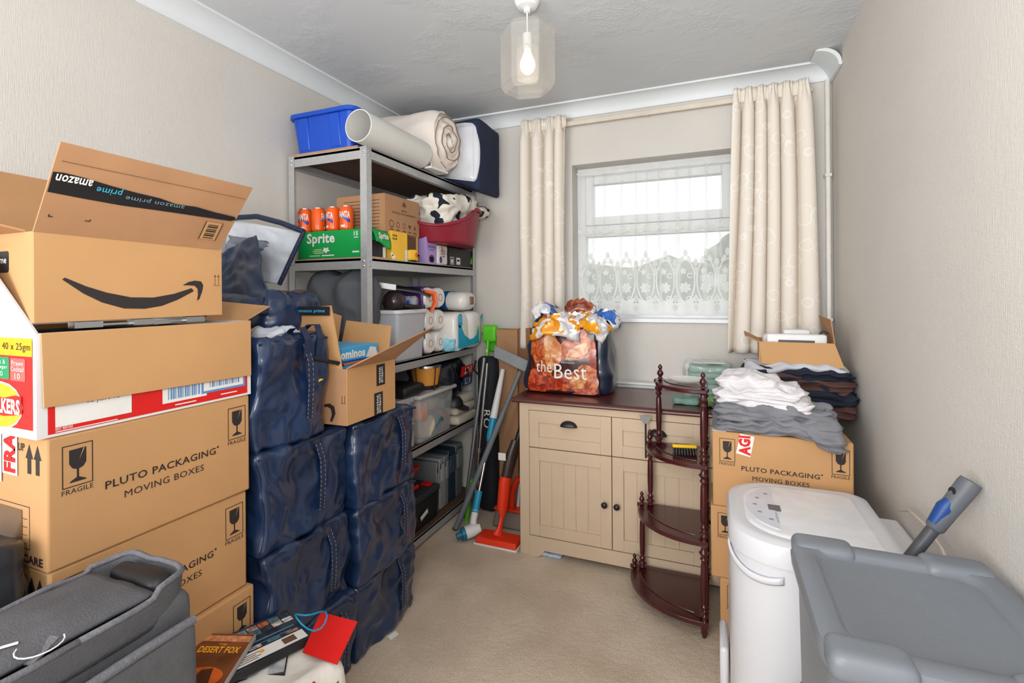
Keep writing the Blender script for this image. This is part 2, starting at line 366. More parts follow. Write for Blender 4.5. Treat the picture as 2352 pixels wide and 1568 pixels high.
# curtains
def curtain_mat():
    m = M('cream_jacquard', (232, 223, 211), .8, var=0, spec=.2); nt, b = nodes(m); L = nt.links
    tc = nt.nodes.new('ShaderNodeTexCoord'); mp = nt.nodes.new('ShaderNodeMapping'); mp.inputs['Scale'].default_value = (11, 0, 11); L.new(tc.outputs['Object'], mp.inputs[0])
    v = nt.nodes.new('ShaderNodeTexVoronoi'); v.inputs['Scale'].default_value = 1.0; L.new(mp.outputs[0], v.inputs['Vector'])
    r = nt.nodes.new('ShaderNodeValToRGB'); e = r.color_ramp.elements
    e[0].position = .3; e[0].color = lin((232, 223, 211)); e[1].position = .38; e[1].color = lin((232, 223, 211))
    q = e.new(.34); q.color = lin((243, 238, 230)); L.new(v.outputs['Distance'], r.inputs[0]); L.new(r.outputs[0], b.inputs['Base Color'])
    return m
CURT = curtain_mat()
def curtain(label, x0t, x1t, x0b, x1b, zt, zb, folds, seed, slack):
    def fn(u, v):
        z = zt + (zb - zt) * v
        g = min(1, v * 12)                      # gathered header
        x = (x0t + (x1t - x0t) * u) * (1 - v) + (x0b + (x1b - x0b) * u) * v
        k = folds * (u + .05 * math.sin(5 * u + seed) + .02 * math.sin(3 * v + seed))
        a = (.012 + .026 * g) * (1 - .25 * v)
        w = math.sin(2 * PI * k); w = math.copysign(abs(w) ** .7, w)
        y = a * w + .012 * noise.noise(Vector((u * 4 + seed, v * 3, 0)))
        if v < .06: y += .005 * math.sin(2 * PI * folds * 4 * u)
        x += .012 * math.cos(2 * PI * k) * g
        return (x, y, z + (slack * math.sin(u * PI * 1.3) if v > .9 else 0) * (v - .9) * 10)
    p = thing('curtain', label, 'curtain', (0, 2.865, 0), group='window curtains')
    MB().grid(fn, 150, 46).build('drape', CURT, p, smooth=180, solid=.003)
    hd = MB().grid(lambda u, v: (lambda q: (q[0], q[1] - .004, zt + .012 - v * .075))(fn(u, .0)), 150, 4)
    hd.build('header_tape', CURT, p, smooth=180, solid=.002)
curtain('cream patterned curtain hanging left of the window above the carrier bag', -1.11, -.815, -1.135, -.84, 2.412, 1.02, 4.5, 1.3, -.01)
curtain('cream patterned curtain hanging right of the window next to the corner pipe', .10, .445, .055, .49, 2.412, 1.03, 5, 4.2, .005)

# net curtain with lace
def net_mat(name, a, col):
    m = M(name, col, .8, var=0); nt, b = nodes(m); L = nt.links
    out = [n for n in nt.nodes if n.type == 'OUTPUT_MATERIAL'][0]
    t = nt.nodes.new('ShaderNodeBsdfTransparent'); d = nt.nodes.new('ShaderNodeBsdfDiffuse'); d.inputs[0].default_value = lin(col)
    tl = nt.nodes.new('ShaderNodeBsdfTranslucent'); tl.inputs[0].default_value = lin(col)
    m1 = nt.nodes.new('ShaderNodeMixShader'); m1.inputs[0].default_value = .45; L.new(d.outputs[0], m1.inputs[1]); L.new(tl.outputs[0], m1.inputs[2])
    m2 = nt.nodes.new('ShaderNodeMixShader'); m2.inputs[0].default_value = a; L.new(t.outputs[0], m2.inputs[1]); L.new(m1.outputs[0], m2.inputs[2])
    L.new(m2.outputs[0], out.inputs[0]); return m
NET = net_mat('sheer_net', .4, (240, 240, 238)); LACE = net_mat('lace_thread', .9, (246, 246, 244))
p = thing('net_curtain', 'white net curtain with floral lace lower half across the window', 'net curtain', (0, 3.03, 0))
def ny(x, z): return .012 * math.sin(x * 44 + .8 * math.sin(z * 5)) + .01 * noise.noise(Vector((x * 9, z * 2, 3)))
nx0, nx1 = -.79, .14
MB().grid(lambda u, v: (nx0 + (nx1 - nx0) * u, ny(nx0 + (nx1 - nx0) * u, 2.11 - .89 * v), 2.11 - .89 * v), 170, 40).build('net', NET, p, smooth=180)
MB().grid(lambda u, v: (nx0 + (nx1 - nx0) * u, ny(nx0 + (nx1 - nx0) * u, 2.1) * .6 - .008, 2.122 - .04 * v), 170, 4).build('header', LACE, p, smooth=180)
MB().tube([(nx0 - .01, .004, 2.1), (nx1, .004, 2.1)], .005, 8).build('net_wire', UPVC, p, smooth=40)
for k, (x, w_, zb) in enumerate(((-.70, .016, 1.5), (-.62, .012, 1.72), (-.52, .02, 1.3), (-.43, .014, 1.3), (-.37, .022, 1.3), (-.30, .016, 1.3), (-.2, .026, 1.3), (-.13, .012, 1.7), (-.04, .018, 1.3), (.04, .012, 1.55))):
    MB().grid(lambda u, v: (x + .01 * math.sin(v * 3 + k) * v + w_ * (u - .5) * (.5 + .8 * v), ny(x, 2) - .012 + .006 * math.sin(u * PI), 2.09 + (zb - 2.09) * v), 5, 24).build('net_fold', NET, p, smooth=180)
# scalloped tier edge and lower hem
MB().grid(lambda u, v: (nx0 + (nx1 - nx0) * u, ny(nx0 + (nx1 - nx0) * u, 1.7) - .004, 1.745 - .012 * abs(math.sin(u * 9 * PI)) - .02 * v), 170, 3).build('scallop_edge', LACE, p, smooth=180)
MB().grid(lambda u, v: (nx0 + (nx1 - nx0) * u, ny(nx0 + (nx1 - nx0) * u, 1.25) - .004, 1.29 - .07 * v), 170, 4).build('hem', LACE, p, smooth=180)
def lace_poly(m, pts, cx, cz):
    vs = [(cx + a, ny(cx + a, cz + b) - .005, cz + b) for a, b in pts]; m.poly(vs)
def lring(m, cx, cz, rx, rz, w, n=22, a0=0, a1=360):
    for i in range(n):
        t0 = rad(a0 + (a1 - a0) * i / n); t1 = rad(a0 + (a1 - a0) * (i + 1) / n)
        lace_poly(m, [(rx * math.cos(t0), rz * math.sin(t0)), (rx * math.cos(t1), rz * math.sin(t1)), ((rx - w) * math.cos(t1), (rz - w) * math.sin(t1)), ((rx - w) * math.cos(t0), (rz - w) * math.sin(t0))], cx, cz)
def lpetal(m, cx, cz, ang, l, w):
    c, s_ = math.cos(ang), math.sin(ang)
    q = [(0, 0), (l * .35, w), (l * .75, w * .8), (l, 0), (l * .75, -w * .8), (l * .35, -w)]
    lace_poly(m, [(a * c - b * s_, a * s_ + b * c) for a, b in q], cx, cz)
for i in range(8):
    m = MB(); cx = nx0 + .075 + i * .112; cz = 1.4
    lring(m, cx, cz + .02, .054, .125, .008)
    for k in range(24):      # dense lace ground between the oval openings
        t0, t1 = 2 * PI * k / 24, 2 * PI * (k + 1) / 24
        def edge(t):
            c, s_ = math.cos(t), math.sin(t); q = min(.056 / max(abs(c), 1e-6), (.10 if s_ > 0 else .135) / max(abs(s_), 1e-6)); return (c * q, s_ * q)
        i0, i1 = (.053 * math.cos(t0), .123 * math.sin(t0)), (.053 * math.cos(t1), .123 * math.sin(t1)); o0, o1 = edge(t0), edge(t1)
        if math.hypot(*o0) >= math.hypot(*i0) - .001 and math.hypot(*o1) >= math.hypot(*i1) - .001: lace_poly(m, [i0, i1, o1, o0], cx, cz + .02)
    for k in range(7): lpetal(m, cx - .002, cz - .02, k * 2 * PI / 7 + i, .034, .010)
    lring(m, cx, cz - .02, .012, .012, .006, 10)
    for k in range(5): lpetal(m, cx - .012, cz + .075, k * 2 * PI / 5 + .4, .02, .007)
    lring(m, cx + .024, cz + .05, .016, .016, .006, 12, 30, 330); lring(m, cx + .02, cz - .085, .018, .016, .006, 12, -60, 230)
    lpetal(m, cx - .03, cz + .115, 1.2, .055, .012); lpetal(m, cx + .028, cz + .12, 1.9, .05, .012); lpetal(m, cx, cz + .155, 1.57, .05, .013)
    for a, b in ((-.056, .1), (.056, .1), (-.056, -.11), (.056, -.11)):
        lpetal(m, cx + a, cz + b, PI / 2, .05, .014); lpetal(m, cx + a, cz + b, -PI / 2, .05, .016)
    m.build('lace_motif', LACE, p)

# pendant lamp
p = thing('pendant_lamp', 'pendant ceiling lamp with clear hexagonal shade and glowing bulb', 'lamp', (-.67, 1.81, HC))
ROSE = M('lamp_white', (228, 228, 226), .4)
MB().lathe([(.002, 0), (.05, 0), (.05, -.012), (.038, -.03), (.014, -.036), (.012, -.05), (.004, -.052), (0, -.052)], 24).build('ceiling_rose', ROSE, p, smooth=40)
MB().tube([(0, 0, -.05), (0, 0, -.16)], .003, 8).build('cord', ROSE, p, smooth=60)
MB().lathe([(.006, -.13), (.018, -.135), (.018, -.185), (.014, -.195), (.001, -.195)], 16).build('bulb_holder', ROSE, p, smooth=40)
SH = M('ribbed_acrylic', (190, 186, 178), .25, alpha=.2, var=.04, bump=.3, bscale=60)
hx = [(.105 * math.cos(rad(60 * i + 12)), .09 * math.sin(rad(60 * i + 12))) for i in range(6)]
for i in range(6):
    a, b_ = hx[i], hx[(i + 1) % 6]
    q = .82
    MB().panel((a[0], a[1], -.335), (b_[0], b_[1], -.335), (b_[0], b_[1], -.125), (a[0], a[1], -.125), .003).panel((a[0] * q, a[1] * q, -.36), (b_[0] * q, b_[1] * q, -.36), (b_[0], b_[1], -.335), (a[0], a[1], -.335), .003).panel((a[0], a[1], -.125), (b_[0], b_[1], -.125), (b_[0] * q, b_[1] * q, -.105), (a[0] * q, a[1] * q, -.105), .003).build('shade_pane', SH, p)
MB().lathe([(.042, -.31), (.044, -.2), (.03, -.185)], 18).build('inner_sleeve', M('frosted_sleeve', (240, 232, 222), .4, alpha=.2, var=0), p, smooth=60)
BULB = M('glowing_bulb', (255, 236, 205), .4, var=0, emit=(255, 226, 186), estr=.9)
MB().lathe([(0, -.292), (.014, -.289), (.025, -.278), (.031, -.262), (.029, -.243), (.02, -.222), (.013, -.2), (.012, -.192)], 18).build('bulb', BULB, p, smooth=60)
lp = bpy.data.lights.new('bulb_light', 'POINT'); lp.energy = .08; lp.color = (1, .85, .66); lp.shadow_soft_size = .04
lo = bpy.data.objects.new('bulb_light', lp); C.objects.link(lo); lo.location = (0, 0, -.33); lo.parent = p
# ================================================================== shelving unit on the left wall
SX0, SX1, SY0, SY1 = -1.93, -1.46, 1.825, 2.925
LEV = [2.026, 1.52, 1.013, .544, .066]
p = thing('shelving_unit', 'tall galvanised metal shelving unit with five boards against the left wall', 'shelving', (0, 0, 0))
def post(x, y, sx, sy):
    m = MB(); t = .002; w = .036
    m.b(min(x, x + sx * w), max(x, x + sx * w), min(y, y + sy * t), max(y, y + sy * t), 0, 2.03)
    m.b(min(x, x + sx * t), max(x, x + sx * t), min(y + sy * t, y + sy * w), max(y + sy * t, y + sy * w), 0, 2.03)
    o = m.build('post', STEEL, p)
    f = MB().b(min(x - sx * .002, x + sx * .04), max(x - sx * .002, x + sx * .04), min(y - sy * .002, y + sy * .04), max(y - sy * .002, y + sy * .04), 0, .02)
    f.build('foot_cap', BLACK, p)
post(SX1, SY0, -1, 1); post(SX1, SY1, -1, -1); post(SX0, SY0, 1, 1); post(SX0, SY1, 1, -1)
for z in LEV:
    MB().b(SX0 + .003, SX1 - .003, SY0 + .003, SY1 - .003, z - .012, z - .001).build('shelf_board', MDF, p)
    for x in (SX1 - .003, SX0 + .003):
        s = -1 if x > -1.7 else 1
        m = MB().b(min(x, x + s * .0015), max(x, x + s * .0015), SY0 + .003, SY1 - .003, z - .05, z + .002)
        m.b(min(x, x + s * .02), max(x, x + s * .02), SY0 + .003, SY1 - .003, z - .0502, z - .0485); m.build('long_beam', STEEL, p)
    for y in (SY0 + .003, SY1 - .003):
        s = 1 if y < 2.3 else -1
        MB().b(SX0 + .004, SX1 - .004, min(y, y + s * .0015), max(y, y + s * .0015), z - .05, z + .002).build('cross_beam', STEEL, p)
    BOLT = MATS.get('bolt') or M('bolt', (205, 205, 208), .25, metal=.9, var=0)
    for (bx, by) in ((SX1, SY0 + .018), (SX1, SY1 - .018)):
        for dz in (-.015, -.036):
            MB().lathe([(.006, 0), (.006, .002), (.003, .0045), (0, .005)], 10, X((bx, by, z + dz), ry=PI / 2)).build('bolt', BOLT, p, smooth=40)
    for bx in (SX1 - .018, SX0 + .018):
        for dz in (-.015, -.036):
            MB().lathe([(.006, 0), (.006, .002), (.003, .0045), (0, .005)], 10, X((bx, SY0, z + dz), rx=PI / 2)).build('bolt', BOLT, p, smooth=40)

# ---------------- top shelf
Z = LEV[0] + .002
p = thing('storage_tub', 'blue plastic storage tub at the near end of the top shelf', 'tub', (-1.725, 1.965, Z))
m = MB()
def tubshell(m, x, y, X1, Y1, h, r, t=.004, n=6):
    rings = []
    for (sx, sy, z, rr) in ((x, y, 0, r), ((x + X1) / 2, (y + Y1) / 2, h / 2, r), (X1, Y1, h, r), (X1 - t, Y1 - t, h, r), (x - t, y - t, t, r)):
        rings.append([(a, b, z) for a, b in rrect(-sx, sx, -sy, sy, rr, n)])
    k = len(rings[0]); vs = [q for R in rings for q in R]; fs = [tuple(reversed(range(k))), tuple(range(4 * k, 5 * k))]
    for i in range(4):
        for j in range(k): fs.append((i * k + j, i * k + (j + 1) % k, (i + 1) * k + (j + 1) % k, (i + 1) * k + j))
    return m.add(vs, fs)
tubshell(m, .165, .125, .185, .142, .175, .03); m.build('body', BLUEP, p, smooth=40)
def rim(m, x, y, z0, z1, w, r, n=6):
    a = rrect(-x, x, -y, y, r, n); b_ = rrect(-x - w, x + w, -y - w, y + w, r + w, n); k = len(a)
    vs = [(q[0], q[1], z1) for q in a] + [(q[0], q[1], z1) for q in b_] + [(q[0], q[1], z0) for q in b_] + [(q[0], q[1], z0) for q in a]
    fs = []
    for i in range(4):
        for j in range(k): fs.append((i * k + j, ((i + 1) % 4) * k + j, ((i + 1) % 4) * k + (j + 1) % k, i * k + (j + 1) % k))
    return m.add(vs, fs)
rim(MB(), .183, .14, .165, .186, .018, .03).build('rim', BLUEP, p, smooth=40, bevel=.004, nrm=True)
for x in (-.11, .08):
    MB().frus((x - .03, x + .03, -.129, -.1, .01), (x - .032, x + .032, -.148, -.1, .165)).build('side_rib', BLUEP, p, bevel=.005)
MB().frus((-.03, .03, -.11, -.1, .0), (-.035, .035, -.1, -.09, .01)).build('base_foot', BLUEP, p)
MB().b(-.33, .21, -.138, -.1, -.0015, .0).build('label_edge', CARD3, p) if False else None
o = MB().b(-.225, .185, -.14, .12, -.012, 0).build('backing_board', CARD3); o.location = (-1.70, 1.972, Z + .012); tag(o, 'pinkish brown board lying under the blue tub on the top shelf', 'board')
bpy.data.objects['storage_tub'].location.z = Z + .0125

WPIPE = M('white_duct', (218, 216, 212), .45, var=.02)
p = thing('duct_tube', 'white plastic duct pipe lying along the front of the top shelf', 'pipe', (-1.455, 1.765, Z + .0735))
m = MB(); n = 32; vs = []; fs = []
rg = [(.0725, 0), (.0725, .5), (.0685, .5), (.0685, 0)]
for r, y in rg: vs += [(r * math.cos(2 * PI * j / n), y, r * math.sin(2 * PI * j / n)) for j in range(n)]
for i in range(4):
    for j in range(n): fs.append((i * n + j, ((i + 1) % 4) * n + j, ((i + 1) % 4) * n + (j + 1) % n, i * n + (j + 1) % n))
m.add(vs, fs).build('tube', WPIPE, p, smooth=50, nrm=True)

DUV = M('duvet_white', (232, 222, 212), .85, var=.03, scale=10, bump=.25, bscale=26)
p = thing('rolled_duvet', 'rolled white duvet with creased spiral end on the top shelf', 'duvet', (-1.67, 2.445, Z + .186))
def duv(u, v):
    th = 2 * PI * u; x = -.24 + .52 * v
    r = .168 + .013 * noise.noise(Vector((math.cos(th) * 2, math.sin(th) * 2, x * 6))) - .05 * max(0, abs(v - .5) * 2 - .75) ** 2 * 8
    return (x, r * math.cos(th) * 1.02, max(-.182, r * math.sin(th) * 1.05))
MB().grid(duv, 44, 22, cu=True).build('outer_roll', DUV, p, smooth=180)
m = MB()  # the rolled end: a crumpled spiral cap
def cap(u, v):
    th = 2 * PI * u; r = .158 * v
    sp = ((v * 4.2 - u) % 1.0)
    return (.272 + .022 * (1 - v) + .02 * abs(sp - .5) * 2 - .03 * v ** 6 + .014 * noise.noise(Vector((math.cos(th) * r * 22, math.sin(th) * r * 22, 2))), r * math.cos(th) * 1.02, max(-.18, r * math.sin(th) * 1.05))
m.grid(cap, 72, 34, cu=True).build('rolled_end', DUV, p, smooth=180, nrm=True)
SEAM = M('duvet_piping', (150, 118, 100), .8)
pts = []
for i in range(90):
    t = i / 89; th = 5.6 * PI * t + 1; r = .03 + .125 * t
    u = (th / (2 * PI)) % 1; q = cap(u, r / .158); pts.append((q[0] + .003, q[1], q[2]))
MB().tube(pts, .0026, 6).build('piping', SEAM, p, smooth=60)
# white curved plastic tray leaning between the duct and the duvet
p = thing('curved_tray', 'bent white plastic sheet tucked against the rolled duvet', 'plastic sheet', (-1.43, 2.31, Z))
MB().grid(lambda u, v: (.035 - .075 * math.sin(u * PI) * .5 - .02 * v, -.03 + .16 * u, .004 + .125 * v * (1 - .25 * u)), 16, 8).build('sheet', WHITE, p, smooth=180, solid=.003)
MB().panel((-.01, -.03, .001), (.03, -.03, .001), (.045, .13, .001), (0, .13, .001), .012).build('lip', WHITE, p, bevel=.002)

NAVYF = M('navy_fabric', (28, 38, 66), .8, var=.12, scale=60, bump=.2, bscale=300)
p = thing('pillow_storage_bag', 'navy storage bag with clear window full of white pillows, top shelf end', 'storage bag', (-1.5, 2.765, Z))
def sag(q):
    k = max(0, min(1, (q.x - .05) / .17)); q.z -= .07 * k * max(0, 1 - q.z / .3); return q
m = MB().soft(.46, .31, .365, r=.03, n=18, amp=.006, freq=6, seed=4, fn=sag, flatbase=False)
m.build('bag_shell', NAVYF, p, smooth=180, merge=True)
MB().soft(.36, .05, .30, r=.024, n=18, amp=.01, freq=9, seed=8, ridge=False, bulge=.022, fn=lambda q: Vector((q.x + .022, q.y - .143, q.z + .03 - .05 * max(0, min(1, (q.x + .05) / .25)) * (1 - q.z / .3)))).build('clear_window_pillow', M('pillow_in_plastic', (214, 216, 222), .3, var=.04, bump=.3, bscale=14, coat=.6), p, smooth=180, merge=True)
MB().tube([(-.1, -.13, .36), (-.09, -.135, .385), (-.03, -.135, .39), (-.02, -.13, .365)], .006, 8).build('carry_handle', BLACK, p, smooth=60)

# ---------------- second shelf
Z = LEV[1] + .002
GREENB = M('green_carton', (0, 158, 72), .45, var=.04)
p = thing('drinks_carton', 'green drinks multipack carton under the orange cans', 'carton', (-1.70, 1.95, Z))
MB().b(-.22, .205, -.075, .045, .008, .142).build('carton_body', GREENB, p, bevel=.003)
MB().b(-.225, .232, -.08, .07, .0, .008).build('card_tray', CARD, p)
f = Face((-.22, -.0752, 0), (1, 0, 0), (0, 0, 1))
f.text('Sprite', (.06 - .005, .23, .068, .132), PAPER, p, bold=.03)
f.polys('print_star', [[(.175 + .022 * math.cos(rad(k * 36 + 18)) * (1 if k % 2 else .55) * 1.2, .048 + .016 * math.sin(rad(k * 36 + 18)) * (1 if k % 2 else .6)) for k in range(10)]], PAPER, p)
f.rect('print_line', (.1, .15, .05, .053), PAPER, p); f.rect('print_line', (.09, .145, .040, .046), M('lime_print', (150, 200, 60), .5), p); f.rect('print_line', (.1, .16, .033, .036), PAPER, p)
f.rect('print_line', (.07, .14, .02, .0235), PAPER, p); f.rect('print_line', (.15, .225, .019, .025), PAPER, p)
f.text('15', (.345, .37, .11, .13), PAPER, p, bold=.03); f.rect('print_line', (.345, .37, .1, .104), PAPER, p); f.rect('print_line', (.335, .375, .03, .038), PAPER, p)
# torn end: curved green flap over a black sheet standing for the opening's shade
e = MB().grid(lambda u, v: (.206 + .03 * math.sin(v * 1.7) + .004, -.06 + .125 * u * (1 - .1 * v), .142 - .062 * v - .03 * u * v + .004 * math.sin(6 * u)), 12, 8)
fl = e.build('end_flap', GREENB, p, smooth=180, solid=.0015)
Face((.2405, -.03, .075), (0, 1, 0), (-.12, 0, 1), eps=.002).text('Sprite', (-.01, .065, .01, .05), PAPER, p, bold=.03)
MB().panel((.2052, -.07, .01), (.2052, .04, .01), (.2052, .04, .09), (.2052, -.07, .09), .0006).build('opening_shade', INK, p)
MB().b(.206, .212, .035, .05, .01, .06).build('inner_flap', PAPER, p)

CANO = M('orange_can', (240, 92, 16), .3, var=.05, scale=20, coat=.3); CANT = M('can_top', (196, 198, 200), .25, metal=.9, var=0); CANB = M('can_logo_blue', (30, 60, 160), .35, var=0)
def can(label, loc, rz, word):
    p = thing('drink_can', label, 'can', loc, rz, 'orange cans on the green carton')
    MB().lathe([(.024, 0), (.0325, .008), (.033, .012), (.033, .104), (.027, .116)], 24).build('can_body', CANO, p, smooth=50)
    MB().lathe([(.027, .116), (.0275, .119), (.025, .12), (.024, .117), (0, .117)], 24).build('can_lid', CANT, p, smooth=50)
    m = MB()
    def patch(nm, mat, t0, t1, fz0, fz1, r):
        MB().grid(lambda u, v: (r * math.sin(t0 + (t1 - t0) * u), -r * math.cos(t0 + (t1 - t0) * u), fz0(u) + (fz1(u) - fz0(u)) * v), 14, 2).build(nm, mat, p, smooth=180)
    patch('logo_band', CANB, -.9, .9, lambda u: .05 + .012 * math.sin(u * 5), lambda u: .064 + .01 * math.sin(u * 5), .0334)
    F_ = Face((0, 0, 0), (1, 0, 0), (0, 0, 1)); t = F_.text(word, (-.03, .03, .06, .092), PAPER, p, k=0, bold=.04)
    for v in t.data.vertices:
        a = v.co.x / .033; v.co = Vector((.0338 * math.sin(a), -.0338 * math.cos(a), v.co.z))
    patch('small_print', PAPER, -.5, .2, lambda u: .016, lambda u: .026, .0334)
for i, (x, y, r, w, l) in enumerate(((-1.905, 1.905, .35, 'FANTA', 'orange drink can nearest the wall on the green carton'), (-1.826, 1.912, 2.1, 'FANTA', 'second orange can from the wall, its logo turned away'), (-1.74, 1.92, -.2, 'FANTA', 'third orange drink can from the wall on the green carton'), (-1.662, 1.925, .3, 'FANTA', 'orange drink can closest to the front metal post'))):
    can(l, (x, y, Z + .1425), r, w)

p = thing('printed_carton', 'brown carton with maple leaf logo and five small icons, second shelf', 'box', (-1.66, 2.165, Z + .142))
MB().b(-.14, .16, -.155, .155, 0, .19).build('carton_body', CARD3, p, bevel=.003)
f = Face((.1602, -.155, 0), (0, 1, 0), (0, 0, 1))
lf = [(0, .03), (.006, .018), (.014, .02), (.012, .01), (.022, .006), (.012, .0), (.002, -.002), (.001, -.012), (-.001, -.012), (-.002, -.002), (-.012, 0), (-.022, .006), (-.012, .01), (-.014, .02), (-.006, .018)]
f.polys('leaf_logo', [[(.165 + a, .145 + b) for a, b in lf]], INK2, p)
f.rect('print_line', (.14, .19, .119, .125), INK2, p); f.text('NATURAL WILD INGREDIENTS', (.06, .27, .1, .11), INK2, p)
ic = []
for k, a in enumerate((.055, .11, .165, .215, .262)):
    if k == 3: ic.append([(a, .03), (a + .016, .05), (a + .01, .058), (a, .05), (a - .01, .058), (a - .016, .05)])
    elif k == 4: ic.append([(a - .012, .035), (a + .012, .035), (a, .06)])
    else:
        for q in range(12):
            t0, t1 = 2 * PI * q / 12, 2 * PI * (q + 1) / 12; r = .02 if k == 0 else .015
            ic.append([(a + r * math.cos(t0), .045 + r * math.sin(t0)), (a + r * math.cos(t1), .045 + r * math.sin(t1)), (a + r * .75 * math.cos(t1), .045 + r * .75 * math.sin(t1)), (a + r * .75 * math.cos(t0), .045 + r * .75 * math.sin(t0))])
    ic.append([(a - .014, .014), (a + .014, .014), (a + .014, .02), (a - .014, .02)])
f.polys('icons', ic, INK2, p)['kind'] = 'stuff'
f = Face((-.14, -.1552, 0), (1, 0, 0), (0, 0, 1))
for k in range(9): f.rect('print_line', (.03 + .01 * (k % 3), .27, .02 + k * .017, .024 + k * .017), INK2, p)
o = MB().soft(.25, .25, .13, r=.02, n=6, amp=.004).build('hidden_parcel', CARD3, smooth=60, merge=True); o.location = (-1.7, 2.16, Z); tag(o, 'brown parcel under the maple leaf carton, mostly hidden', 'box')

YEL = M('yellow_carton', (246, 190, 52), .5, var=.08, scale=5)
p = thing('yellow_carton', 'open yellow food carton in front of the maple leaf carton', 'carton', (-1.5, 2.155, Z))
MB().b(-.06, .02, -.115, .02, 0, .148).build('carton_body', YEL, p, bevel=.003)
MB().b(-.06, .018, .02, .115, 0, .142).build('torn_side', M('brown_inside', (96, 66, 46), .8), p)
MB().panel((.02, .02, .142), (.02, .125, .13), (-.05, .125, .14), (-.05, .02, .15), .002).build('lid_flap', CARD, p)
MB().b(.019, .0205, .1, .118, 0, .14).build('cut_edge', CARD, p)
f = Face((.0202, -.115, 0), (0, 1, 0), (0, 0, 1))
f.polys('print_icons', [circ(.01 + .014 * a, .125 - .016 * b, .0045, .006, 8) for a in range(3) for b in range(2)], INK, p)
f.rect('white_label', (.11, .134, .002, .06), PAPER, p)
f.polys('print_leaf', [circ(.012, .018, .016, .012), circ(.0, .03, .014, .008)], M('dog_print', (240, 236, 224), .5), p)
MB().grid(lambda u, v: (.022 + .018 * math.sin(u * PI), .02 + .095 * u, .01 + .055 * v - .02 * (u - .4) ** 2), 10, 5).build('torn_flap', YEL, p, smooth=180, solid=.002)
Face((.044, .055, .02), (0, 1, 0), (0, 0, 1)).polys('flap_picture', [circ(.02, .018, .018, .013), circ(.032, .014, .01, .008)], M('food_picture', (196, 110, 60), .6), p)

PURP = M('lilac_carton', (176, 150, 206), .55, var=.05)
p = thing('lilac_carton', 'small lilac food box between yellow carton and white packet', 'carton', (-1.495, 2.40, Z))
MB().b(-.05, .022, -.055, .055, 0, .155).build('carton_body', PURP, p, bevel=.002)
f = Face((.0222, -.055, 0), (0, 1, 0), (0, 0, 1)); DP = M('purple_print', (84, 52, 120), .5)
f.text('STRONGHOLD', (.015, .095, .09, .103), DP, p); f.polys('print_mark', [circ(.055, .133, .012)] + ring((.045, .065, .118, .148), .002), DP, p)
f.rect('print_line', (.03, .08, .078, .082), DP, p); f.polys('print_picture', [circ(.055, .03, .03, .022)], DP, p); f.rect('barcode', (.035, .07, .012, .04), PAPER, p)
for k in range(6): f.rect('barcode_bar', (.038 + k * .005, .040 + k * .005, .014, .038), INK, p, k=2)
p = thing('white_packet', 'white food packet with orange corner beside the lilac box', 'packet', (-1.505, 2.52, Z))
MB().soft(.07, .12, .115, r=.012, n=8, amp=.004, freq=16, seed=3).build('packet_body', M('white_packet', (226, 222, 224), .35, var=.03), p, smooth=60, merge=True)
f = Face((.037, -.06, 0), (0, 1, 0), (0, 0, 1)); f.polys('orange_corner', [[(.03, .112), (.06, .1), (.05, .075)]], M('orange_print', (236, 140, 30), .5), p, k=4)
f.polys('printed_swirl', [circ(.03, .03, .014, .02), circ(.062, .05, .01, .004)], DP, p, k=4)
for k in range(4): f.rect('print_line', (.03, .08, .06 + .008 * k, .063 + .008 * k), MATS['faded_print'], p, k=4)
p = thing('black_box', 'black cardboard box with two white stickers at the shelf end', 'box', (-1.545, 2.745, Z))
MB().b(-.1, .075, -.15, .16, 0, .112).build('box_body', M('black_card', (38, 34, 36), .5), p, bevel=.002)
f = Face((.0755, -.15, 0), (0, 1, 0), (0, 0, 1)); f.polys('sticker', ring((.01, .055, .01, .055), .004), PAPER, p); f.polys('sticker_picture', [circ(.032, .03, .014)], PAPER, p); f.rect('sticker', (.085, .135, .012, .055), PAPER, p); f.rect('sticker_print', (.095, .125, .032, .042), RED, p)
f.polys('green_sticker', [[(.27, .03), (.3, .02), (.3, .075), (.285, .06)]], GREENP, p)

# maroon pet basket with cow print bedding
MAR = M('maroon_plastic', (142, 34, 52), .4, var=.05)
p = thing('pet_basket', 'maroon oval plastic pet basket on the black box, second shelf', 'pet bed', (-1.515, 2.592, Z + .118))
def wallz(t): return .215 - .125 * max(0, math.cos(t + rad(62)) - .35) / .65
def bsk(u, v):
    t = 2 * PI * u; k = .84 + .16 * v
    return (.21 * k * math.cos(t), .28 * k * math.sin(t), v * wallz(t))
MB().grid(bsk, 60, 8, cu=True).build('basket_wall', MAR, p, smooth=180, solid=.005)
MB().tube([(lambda q: (q[0] * 1.02, q[1] * 1.02, q[2]))(bsk(i / 60, 1)) for i in range(61)], .01, 8).build('rolled_rim', MAR, p, smooth=180)
MB().lathe([(.001, 0), (.84, 0), (.86, .022), (.845, .03)], 48, None, .21, .28).build('basket_base', MAR, p, smooth=40)
def cowmat():
    m = M('cow_print_fabric', (232, 226, 214), .85, var=0, spec=.2); nt, b = nodes(m); L = nt.links
    tc = nt.nodes.new('ShaderNodeTexCoord'); n = nt.nodes.new('ShaderNodeTexNoise'); n.inputs['Scale'].default_value = 17; n.inputs['Detail'].default_value = .4; L.new(tc.outputs['Object'], n.inputs['Vector'])
    r = nt.nodes.new('ShaderNodeValToRGB'); r.color_ramp.interpolation = 'CONSTANT'; r.color_ramp.elements[0].color = lin((38, 44, 58)); r.color_ramp.elements[1].color = lin((232, 226, 214)); r.color_ramp.elements[1].position = .375
    L.new(n.outputs['Fac'], r.inputs[0]); L.new(r.outputs[0], b.inputs['Base Color']); return m
COW = cowmat()
